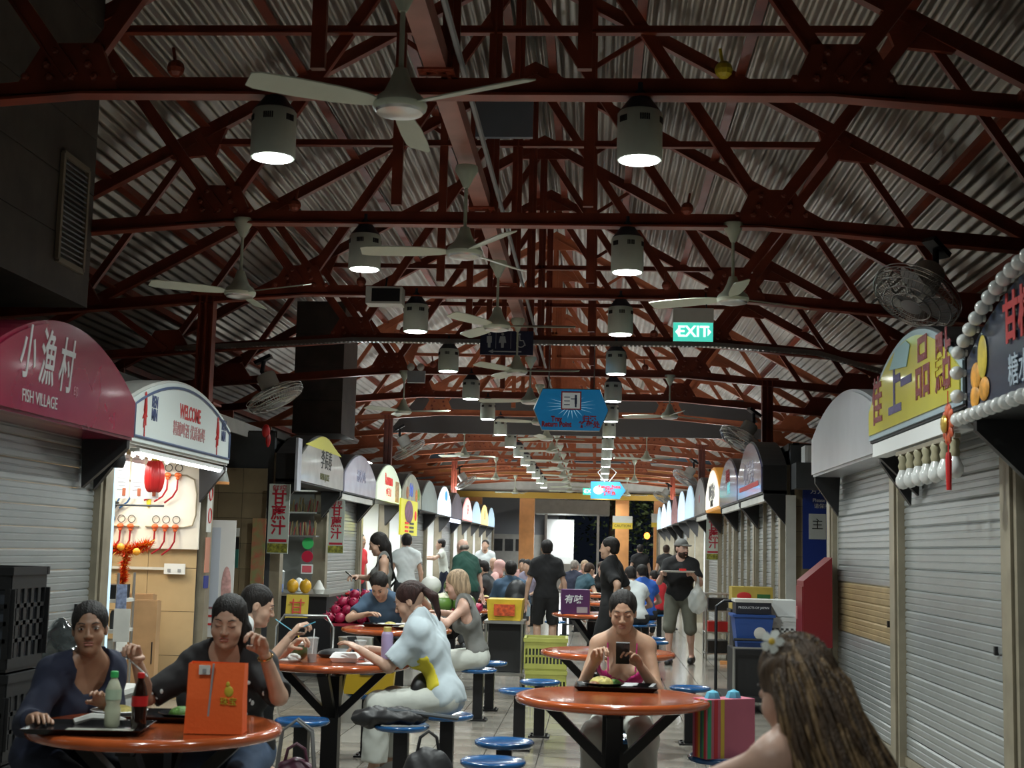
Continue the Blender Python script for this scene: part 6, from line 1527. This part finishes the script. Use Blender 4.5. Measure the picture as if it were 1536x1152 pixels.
# stand with fruit in front of the stall
t=thing('juice_counter','steel topped dark counter in front of the sugarcane stall','counter',(-3.60,17.72,0));MB().box((0,0,.90),(.80,1.9,.03)).build('worktop',steel,t);MB().box((0,0,.45),(.72,1.8,.88)).build('cabinet',black,t)
t=thing('blue_jug','clear jug half full of bright blue liquid on the juice counter','jug',(-3.88,17.0,.918));MB().lathe([(.07,0),(.075,.25)],16,cap=False).build('jug_body',glass,t,True);MB().lathe([(.066,.002),(.068,.10)],16).build('blue_liquid',mat('blue liquid',(.02,.15,.6),.2),t,True);MB().lathe([(.078,.25),(.06,.27)],16).build('lid',white,t,True)
for i,x in enumerate((-3.70,-3.54)): solo(MB().ball((0,0,.085),(.075,.075,.085),14,10).tube([(0,0,.16),(0,0,.18)],.008,5),'yellow_fruit',f'large yellow fruit on the juice counter, {["left","right"][i]} of the two','fruit',mat('golden fruit',(.70,.38,.02),.35,0,.2,8),(x,17.0,.912),smooth=True)
solo(MB().lathe([(.06,0),(.075,.05),(.04,.12),(.015,.16)],12),'young_coconut','peeled white young coconut on the juice counter','coconut',offwhite,(-3.36,16.92,.916),smooth=True)
solo(MB().ball((0,0,.09),(.06,.06,.09),12,8),'white_jar','white jar behind the yellow fruit','jar',white,(-3.72,17.45,.912),smooth=True)
t=thing('yellow_board','yellow board with a red character propped before the juice counter','sign',(-3.25,15.2,.80),.12);MB().box((0,0,.0),(.24,.03,.32),Matrix.Rotation(-.3,3,'X')).build('panel',mat('mustard board',(.50,.36,.02),.5),t);text('甘',.18,(0,-.035,.02),redtxt,t,rot=(PI/2-.3,0,0));MB().box((0,.08,-.42),(.03,.03,.72)).build('prop',blacksteel,t);MB().box((0,.08,-.79),(.2,.2,.02)).build('foot',blacksteel,t)
# folding chair, tall steel pot
t=thing('folding_chair','black folding chair with a chrome frame behind the second left table','chair',(-2.47,11.9,0),.1)
MB().prism([(-.22,.62),(.22,.62),(.22,.84),(.16,.88),(-.16,.88),(-.22,.84)],-.02,.02).build('backrest',blackgl,t);MB().box((0,-.22,.45),(.42,.42,.04)).build('seat',black,t)
MB().tube([(-.24,-.4,0),(-.24,0,.5),(-.24,.03,.8),(-.18,.03,.90),(.18,.03,.90),(.24,.03,.8),(.24,0,.5),(.24,-.4,0)],.012,8).build('front_frame',steel,t,True);MB().tube([(-.22,.25,0),(-.22,-.2,.44),(.22,-.2,.44),(.22,.25,0)],.012,8).build('rear_frame',steel,t,True)
t=thing('steel_bin','ribbed stainless bin beside the black folding chair','bin',(-2.06,12.1,0));MB().lathe([(.15,0),(.15,.70),(.155,.72)],24).build('bin_body',steel,t,.5)
# bottle packs
t0=thing('bottle_stand','dark stand under the packs of cola bottles','stand',(-2.78,17.0,0));MB().box((0,0,.36),(.65,.5,.72)).build('stand_body',black,t0)
cb=None
for j in range(3):
    for i in range(7):
        l=f'cola bottle with red cap, {["front","middle","back"][j]} row of the pack before the shutter, {ordn[i] if i else "first"} from the left'
        if cb is None: cb=bottle(0,0,0,'x',[(.028,0),(.030,.06),(.027,.08),(.030,.12),(.012,.18),(.012,.2)],cola,redp,.195,.018,.014,redp,(.09,.125,.031),n=8)
        o=cb if (i+j)==0 else dup(cb,(0,0,0));o.location=(-3.01+i*.064,16.86+j*.07,.722);o['label']='cola bottle '+f'{ordn[i] if i else "first"} from the left, {["front","middle","back"][j]} row of the red capped pack';o['group']='cola bottles on the dark stand'
wb=None
for i in range(4):
    if wb is None: wb=bottle(0,0,0,'x',[(.034,0),(.036,.12),(.03,.19),(.014,.23)],glass,mat('blue cap',(.03,.1,.4),.4),.23,.02,.016,mat('blue label',(.05,.15,.5),.4),(.10,.14,.037),n=8)
    o=wb if i==0 else dup(wb,(0,0,0));o.location=(-3.0+i*.08,17.15,.722);o['label']=f'clear water bottle with blue cap behind the cola pack, {ordn[i] if i else "first"} from the left';o['group']='water bottles'
# dragon fruit pile
dg=mat('dragon fruit',(.42,.015,.07),.4,0,.35,9)
t0=thing('fruit_table','low dark table under the heap of dragon fruit','table',(-2.68,15.9,0));MB().box((0,0,.62),(.75,.5,.03)).build('tabletop',mat('red cloth',(.30,.01,.03),.6),t0)
for a in(-.33,.33):
    for b in(-.2,.2): MB().box((a,b,.31),(.04,.04,.6)).build('leg',blacksteel,t0)
dm=MB().ball((0,0,0),(.062,.062,.058),10,8)
for k in range(9):
    a=k*2.4;z=-.03+.01*k;dm.add([Vector((math.cos(a+d_)*.055,math.sin(a+d_)*.055,z+e_)) if d_ or e_>=0 and not e_ else Vector((math.cos(a)*.085,math.sin(a)*.085,z+.03)) for d_,e_ in((-.25,0),(.25,0),(0,1))],[(0,1,2)])
dme=dm.mesh('dragon_fruit',dg,True);cnt=0
for lv,(nx,ny) in enumerate(((6,4),(5,3),(4,2),(2,1))):
    for i in range(nx):
        for j in range(ny):
            cnt+=1;o=bpy.data.objects.new('dragon_fruit',dme);C.objects.link(o);o.location=(-2.68+(i-(nx-1)/2)*.124,15.9+(j-(ny-1)/2)*.124,.694+lv*.085);o.rotation_euler=(rnd.random(),rnd.random(),rnd.random()*6)
            tag(o,(f'dragon fruit in the bottom layer of the crimson heap, {ordn[i] if i else "first"} from left, {ordn[j] if j else "front"} row' if lv==0 else f'dragon fruit in the {["","second","third","top"][lv]} layer of the crimson heap, {ordn[i] if i else "first"} from left, {ordn[j] if j else "front"} row'),'fruit','dragon fruit heap')
for i in range(6):
    o=bpy.data.objects.new('dragon_fruit',dme);C.objects.link(o);o.location=(-1.62+.12*(i%3),16.35+.12*(i//3),.815);tag(o,f'dragon fruit behind the coconuts, {["left","middle","right"][i%3]} of the {["front","back"][i//3]} row','fruit','dragon fruit behind the coconuts')
# coconuts on a trolley
gc=mat('green coconut',(.10,.20,.035),.4,0,.25,6);wc=mat('coconut cut white',(.55,.55,.38),.5)
t0=thing('coconut_trolley','steel trolley carrying the green coconuts','trolley',(-1.72,15.25,0));MB().box((0,0,.78),(.95,.5,.03)).build('top_shelf',steel,t0);MB().box((0,0,.25),(.95,.5,.03)).build('bottom_shelf',steel,t0)
for a in(-.45,.45):
    for b in(-.22,.22): MB().tube([(a,b,.06),(a,b,.78)],.015,8).build('leg',steel,t0);MB().ball((a,b,.036),(.02,.036,.036),10,6).build('wheel',black,t0)
for i,(x,y,z,k) in enumerate(((-1.66,15.10,.90,0),(-1.42,15.10,.90,0),(-1.80,15.3,1.09,1),(-1.66,15.36,.90,0),(-1.42,15.36,.90,0),(-1.54,15.24,1.09,0),(-1.92,15.15,.90,0))):
    t=thing('coconut',['green coconut with a white shaved top, front left of the trolley','green coconut with a white shaved top, front centre of the trolley','pale peeled coconut on top at the left of the trolley','green coconut at the back left of the trolley','green coconut at the back right of the trolley','green coconut stacked on top of the others on the trolley','green coconut at the front left end of the trolley'][i],'coconut',(x,y,z),0,'coconuts')
    MB().ball((0,0,0),(.115,.115,.105),18,12).build('husk',offwhite if k else gc,t,True)
    if not k: MB().lathe([(.085,.072),(.03,.115),(.001,.118)],16).build('cut_top',wc,t,True)
# yellow crate with fruit on a second trolley
t0=thing('cart','steel wheeled cart beside the seated blonde woman','trolley',(-.96,15.1,0));MB().box((0,0,.74),(.42,.55,.03)).build('top_shelf',steel,t0);MB().box((0,0,.20),(.42,.55,.03)).build('bottom_shelf',steel,t0);MB().box((-.0,.05,.47),(.34,.42,.5)).build('dark_load',black,t0)
for a in(-.19,.19):
    for b in(-.25,.25): MB().tube([(a,b,.06),(a,b,.74)],.014,8).build('leg',steel,t0);MB().ball((a,b,.036),(.02,.036,.036),10,6).build('wheel',black,t0)
t=thing('yellow_fruit_crate','yellow fruit crate printed with red and orange on the wheeled cart','crate',(-.96,15.1,.757));fr(n(.34,.5,0),n(.38,.54,.22)).build('crate_body',mat('printed yellow crate',(.62,.42,.03),.5,0,.2,9),t);MB().box((0,-.272,.11),(.22,.01,.12)).build('red_print',mat('red orange print',(.55,.08,.02),.5,0,.6,25),t)
# wrapped shoulder of the standing tables: purple box
t=thing('purple_box','purple cardboard box with white brush characters standing on a middle table','box',(-.25,17.1,TT),.06);MB().box((0,0,.145),(.34,.3,.29)).build('box_body',mat('purple card',(.085,.018,.10),.5,0,.1,5),t);MB().box((.175,0,.145),(.004,.28,.27)).build('brown_side',card,t)
text('有味',.11,(-.03,-.153,.17),whitetxt,t,shear=.2,bold=.002);MB().box((.08,-.152,.05),(.13,.004,.07)).build('label',mat('grey label',(.35,.35,.38),.6),t)
for x,y,l in ((.18,21.2,'white bowl on the table beyond the purple box'),(.0,25.0,'white bowl on the middle table by the teal tee man'),(.2,17.3,'white bowl beside the purple box'),(-1.75,12.9,'dark bowl before the blonde woman'),(-1.95,13.35,'plate before the person in the black cap'),(-1.7,21.7,'plate of food before the bearded man in charcoal'),(.1,10.9,'small saucer on the table behind the woman in magenta')):
    plate(x,y,TT,l,[('food',fried if 'plate' in l else rice,0,0,.06,.03)],pm=blackgl if 'dark' in l else white)
tray(-2.0,13.3,TT,.1,'white tray at the near left of the third left table',.4,.3)
t=tray(-1.55,12.85,TT,.1,'dark tray before the blonde woman',.4,.3);t.location=(-1.62,13.2,TT)
# lit yellow menu board
t=side_root('menu_board','yellow menu board with a dish picture and red prices on the left row','menu',-1,24.6,2.02,x=XL+.5)
MB().box((0,0,0),(2.2,.03,.62)).build('panel',mat('yellow menu panel',(.62,.58,.04),.4,emit=.45),t);MB().ball((-.1,-.02,.1),(.55,.01,.2),16,10).build('dish',mat('dish print',(.20,.07,.14),.4,0,.6,12,emit=.2),t,True)
for z in(-.1,-.17,-.24): MB().box((-.35,-.02,z),(.4,.01,.035)).build('red_prices',rt,t);MB().box((.3,-.02,z),(.5,.01,.035)).build('menu_lines',dkgrey,t)
MB().ball((.8,-.02,.05),(.13,.01,.09)).build('red_disc',rt,t)
# ------------------------------------------------------------ right side goods
t=thing('red_box','tall dark red metal box with a slanted top at the right alley corner','box',(2.03,13.25,.68));MB().prism([(-.13,0),(.13,0),(.13,.82),(-.13,.60)],-.22,.22).build('box_body',mat('dark red enamel',(.15,.006,.010),.4),t);MB().box((-.135,0,.30),(.01,.40,.50)).build('door',mat('dark red enamel'),t);MB().box((-.145,.12,.3),(.01,.04,.12)).build('label',mat('pink label',(.45,.2,.2),.6),t)
t=thing('black_bin','long black covered table under the white crate in the right alley','table',(2.02,14.4,0));MB().box((0,0,.29),(.62,.9,.56)).build('black_cover',mat('black cover',(.008,.008,.009),.5,0,.1,4,.2),t);MB().box((0,0,.585),(.68,.95,.03)).build('tabletop',steel,t)
crate('white_crate','white slotted crate on the black covered table',1.84,14.3,.602,0,.34,.5,.30,white,rows=4,cols=7,fill=mat('grey white goods',(.35,.36,.36),.5))
solo(MB().box((0,0,.08),(.32,.4,.16)),'foam_box','white foam box on top of the white slotted crate','box',white,(1.84,14.35,.905))
t=thing('hand_cart','black platform hand cart with a steel frame by the right alley','cart',(1.50,14.0,0))
MB().box((0,0,.14),(.55,.85,.04)).build('platform',black,t);q=MB().tube([(-.17,-.36,.16),(-.17,-.36,.62),(.17,-.36,.62),(.17,-.36,.16)],.018,8);q.build('front_frame',steel,t,True);MB().box((0,.03,.38),(.34,.6,.44)).build('dark_crate',black,t)
for a in(-.22,.22):
    for b in(-.34,.34): MB().ball((a,b,.06),(.03,.06,.06),12,8).build('wheel',black,t)
MB().tube([(-.28,.38,.15),(-.28,.38,.98),(-.2,.38,1.04),(.2,.38,1.04),(.28,.38,.98),(.28,.38,.15)],.016,8).build('handle',blacksteel,t,True)
t=thing('blue_tub','blue plastic tub with a round pale label on the hand cart','tub',(1.53,13.95,.605));fr(n(.30,.34,0),n(.38,.42,.32)).build('tub_body',mat('blue tub plastic',(.02,.07,.28),.4,0,.1,4),t);MB().box((0,0,.315),(.41,.45,.025)).build('rim',MATS['blue tub plastic'],t);MB().ball((.06,-.196,.15),(.06,.006,.06)).build('label',offwhite,t);MB().tube([(-.19,-.21,.0),(-.19,-.23,.09),(.19,-.23,.09),(.19,-.21,.0)],.014,6).build('bail',black,t,True)
t=thing('shoe_box','black and white carton with small lettering on the blue tub','carton',(1.53,13.95,.938));MB().box((0,0,.055),(.34,.36,.11)).build('box_body',mat('black card',(.012,.014,.022),.5),t);MB().box((0,0,.125),(.36,.38,.03)).build('lid',offwhite,t);text('PRODUCTS OF JAPAN',.03,(0,-.183,.06),whitetxt,t)
t=thing('yellow_carton','mustard yellow carton on the black rack behind the blue tub','carton',(1.70,15.6,.92));MB().box((0,0,.12),(.44,.35,.24)).build('box_body',mat('mustard card',(.42,.30,.05),.6,0,.12,6),t);MB().ball((-.09,-.177,.14),(.08,.005,.045)).build('red_mark',redtxt,t);MB().box((.12,-.177,.14),(.14,.005,.05)).build('green_mark',mat('dark green print',(.03,.12,.03),.5),t)
t=thing('black_rack','black rack under the mustard carton','rack',(1.70,15.6,0));MB().box((0,0,.9),(.48,.42,.03)).build('shelf',black,t);MB().box((0,0,.45),(.42,.36,.86)).build('body',black,t)
t=thing('orange_barrier','orange and white slatted barrier standing against the right shutters','barrier',(1.92,19.0,0))
for z in(.12,1.0): MB().box((0,0,z),(.05,1.9,.09)).build('rail',orange_paint,t)
for i in range(14): MB().box((0,-.85+i*.13,.56),(.03,.06,.80)).build('slat',offwhite if i%2==0 else mat('tan slat wood',(.4,.25,.10),.5),t)
for s in(-1,1): MB().box((0,s*.9,.5),(.06,.06,1.0)).build('post',orange_paint,t)
for s in(-1,1): MB().box((0,s*.6,.03),(.4,.05,.05)).build('foot',orange_paint,t)
t=thing('steel_rack','narrow steel rack with a red box beside the walking man','rack',(1.75,20.5,0))
for a in(-.17,.17):
    for b in(-.25,.25): MB().tube([(a,b,0),(a,b,.95)],.016,6).build('post',steel,t)
for z in(.1,.4,.7,.94): MB().box((0,0,z),(.36,.52,.02)).build('shelf',steel,t)
MB().box((0,0,.48),(.28,.4,.14)).build('red_box',redp,t);MB().box((0,0,.80),(.28,.4,.16)).build('black_box',black,t);MB().box((0,0,.2),(.28,.4,.16)).build('black_box',black,t)
solo(MB().tube([(0,0,0),(0,-.08,.3),(0,-.1,.6),(0,-.03,.9)],.05,8),'black_roll','black roll leaning on the orange barrier','roll',black,(1.80,18.4,.0),smooth=True)
for i,(x,y,m_,lb) in enumerate(((1.45,27.2,orange_paint,'orange backpack on a seat beyond the walking man'),(1.55,28.2,cn['navy'],'dark backpack beside the orange one'))): sackbag('backpack',lb,x,y,0,.34,.26,.45,m_,z=.45,handles=False);st(x,y,f'blue stool under the {["orange","dark"][i]} backpack at the right')
solo(MB().box((0,0,.42),(.5,.5,.84)),'grey_bin','pale grey bin at the far right before the orange pillar','bin',offwhite,(1.75,39,0))
# walking man's tray and carrier bag
w0=np.array(lw(L_,L_['arms'][0][2]));w1=np.array(lw(L_,L_['arms'][1][2]));c=(w0+w1)/2+V(0,-.10,.03)
tray(float(c[0]),float(c[1]),float(c[2]),.1,'pale tray held by the walking man in the cap',.42,.30).children[0].data.materials[0]=offwhite
solo(MB().box((0,0,.02),(.09,.12,.05)),'red_packet','small red packet on the tray of the walking man','packet',redp,(float(c[0])+.06,float(c[1])-.03,float(c[2])+.008))
Pv,Fv=nets(lambda p:smin(ell(p,V(0,0,-.33),V(.13,.08,.17)),seg(p,V(0,0,-.2),V(0,0,0),.05,.012),.06)+.007*np.sin(p[:,0]*60)*np.sin(p[:,2]*40),(-.2,-.15,-.55),(.2,.15,.05),.012)
t=thing('carrier_bag','thin white plastic carrier bag hanging from the arm of the walking man','bag',(float(w1[0])+.06,float(w1[1])-.02,float(w1[2])-.02));link(npmesh('bag_body',[(Pv,Fv,0)],[mat('thin plastic film',(.55,.57,.55),.25,alpha=.62)]),'bag_body',t)
# water bottle in the backpack side pocket
q=lw(J_,tuple(J_['N']-J_['sp']*.5-J_['fw']*.25+V(.22,0,0)));solo(MB().lathe([(.03,0),(.03,.16),(.012,.2),(.014,.22)],10),'water_bottle','clear water bottle in the side pocket of the dark backpack','bottle',mat('clear bottle blue',(.45,.55,.62),.15),q,smooth=True)
# flower in the hair of the foreground woman
fcw=lw(F_,fc)
t=thing('hair_flower','white plumeria flower with a yellow centre in the brown hair','flower',(fcw[0],fcw[1]-.03,fcw[2]));t.rotation_mode='QUATERNION';t.rotation_quaternion=Vector((-.45,-1,.25)).to_track_quat('Z','Y')
for k in range(5):
    a=k*2*PI/5;m=MB();L=.028
    pts=[(0,0,0),(L*.5,-.010,.008),(L*.95,-.010,.004),(L*1.1,.002,-.002),(L*.8,.012,.002),(L*.4,.007,.010)]
    m.add([(x,y,z) for x,y,z in pts]+[(x,y,z-.0025) for x,y,z in pts],[(0,1,2,3,4,5),(11,10,9,8,7,6)]+[(i,i+6,(i+1)%6+6,(i+1)%6) for i in range(6)]);b=m.build('petal',mat('petal white',(.78,.80,.74),.5),t,True);b.rotation_euler=(0,0,a)
MB().ball((0,0,.006),(.009,.009,.005),10,6).build('flower_centre',mat('petal yellow',(.75,.50,.05),.5),t,True)
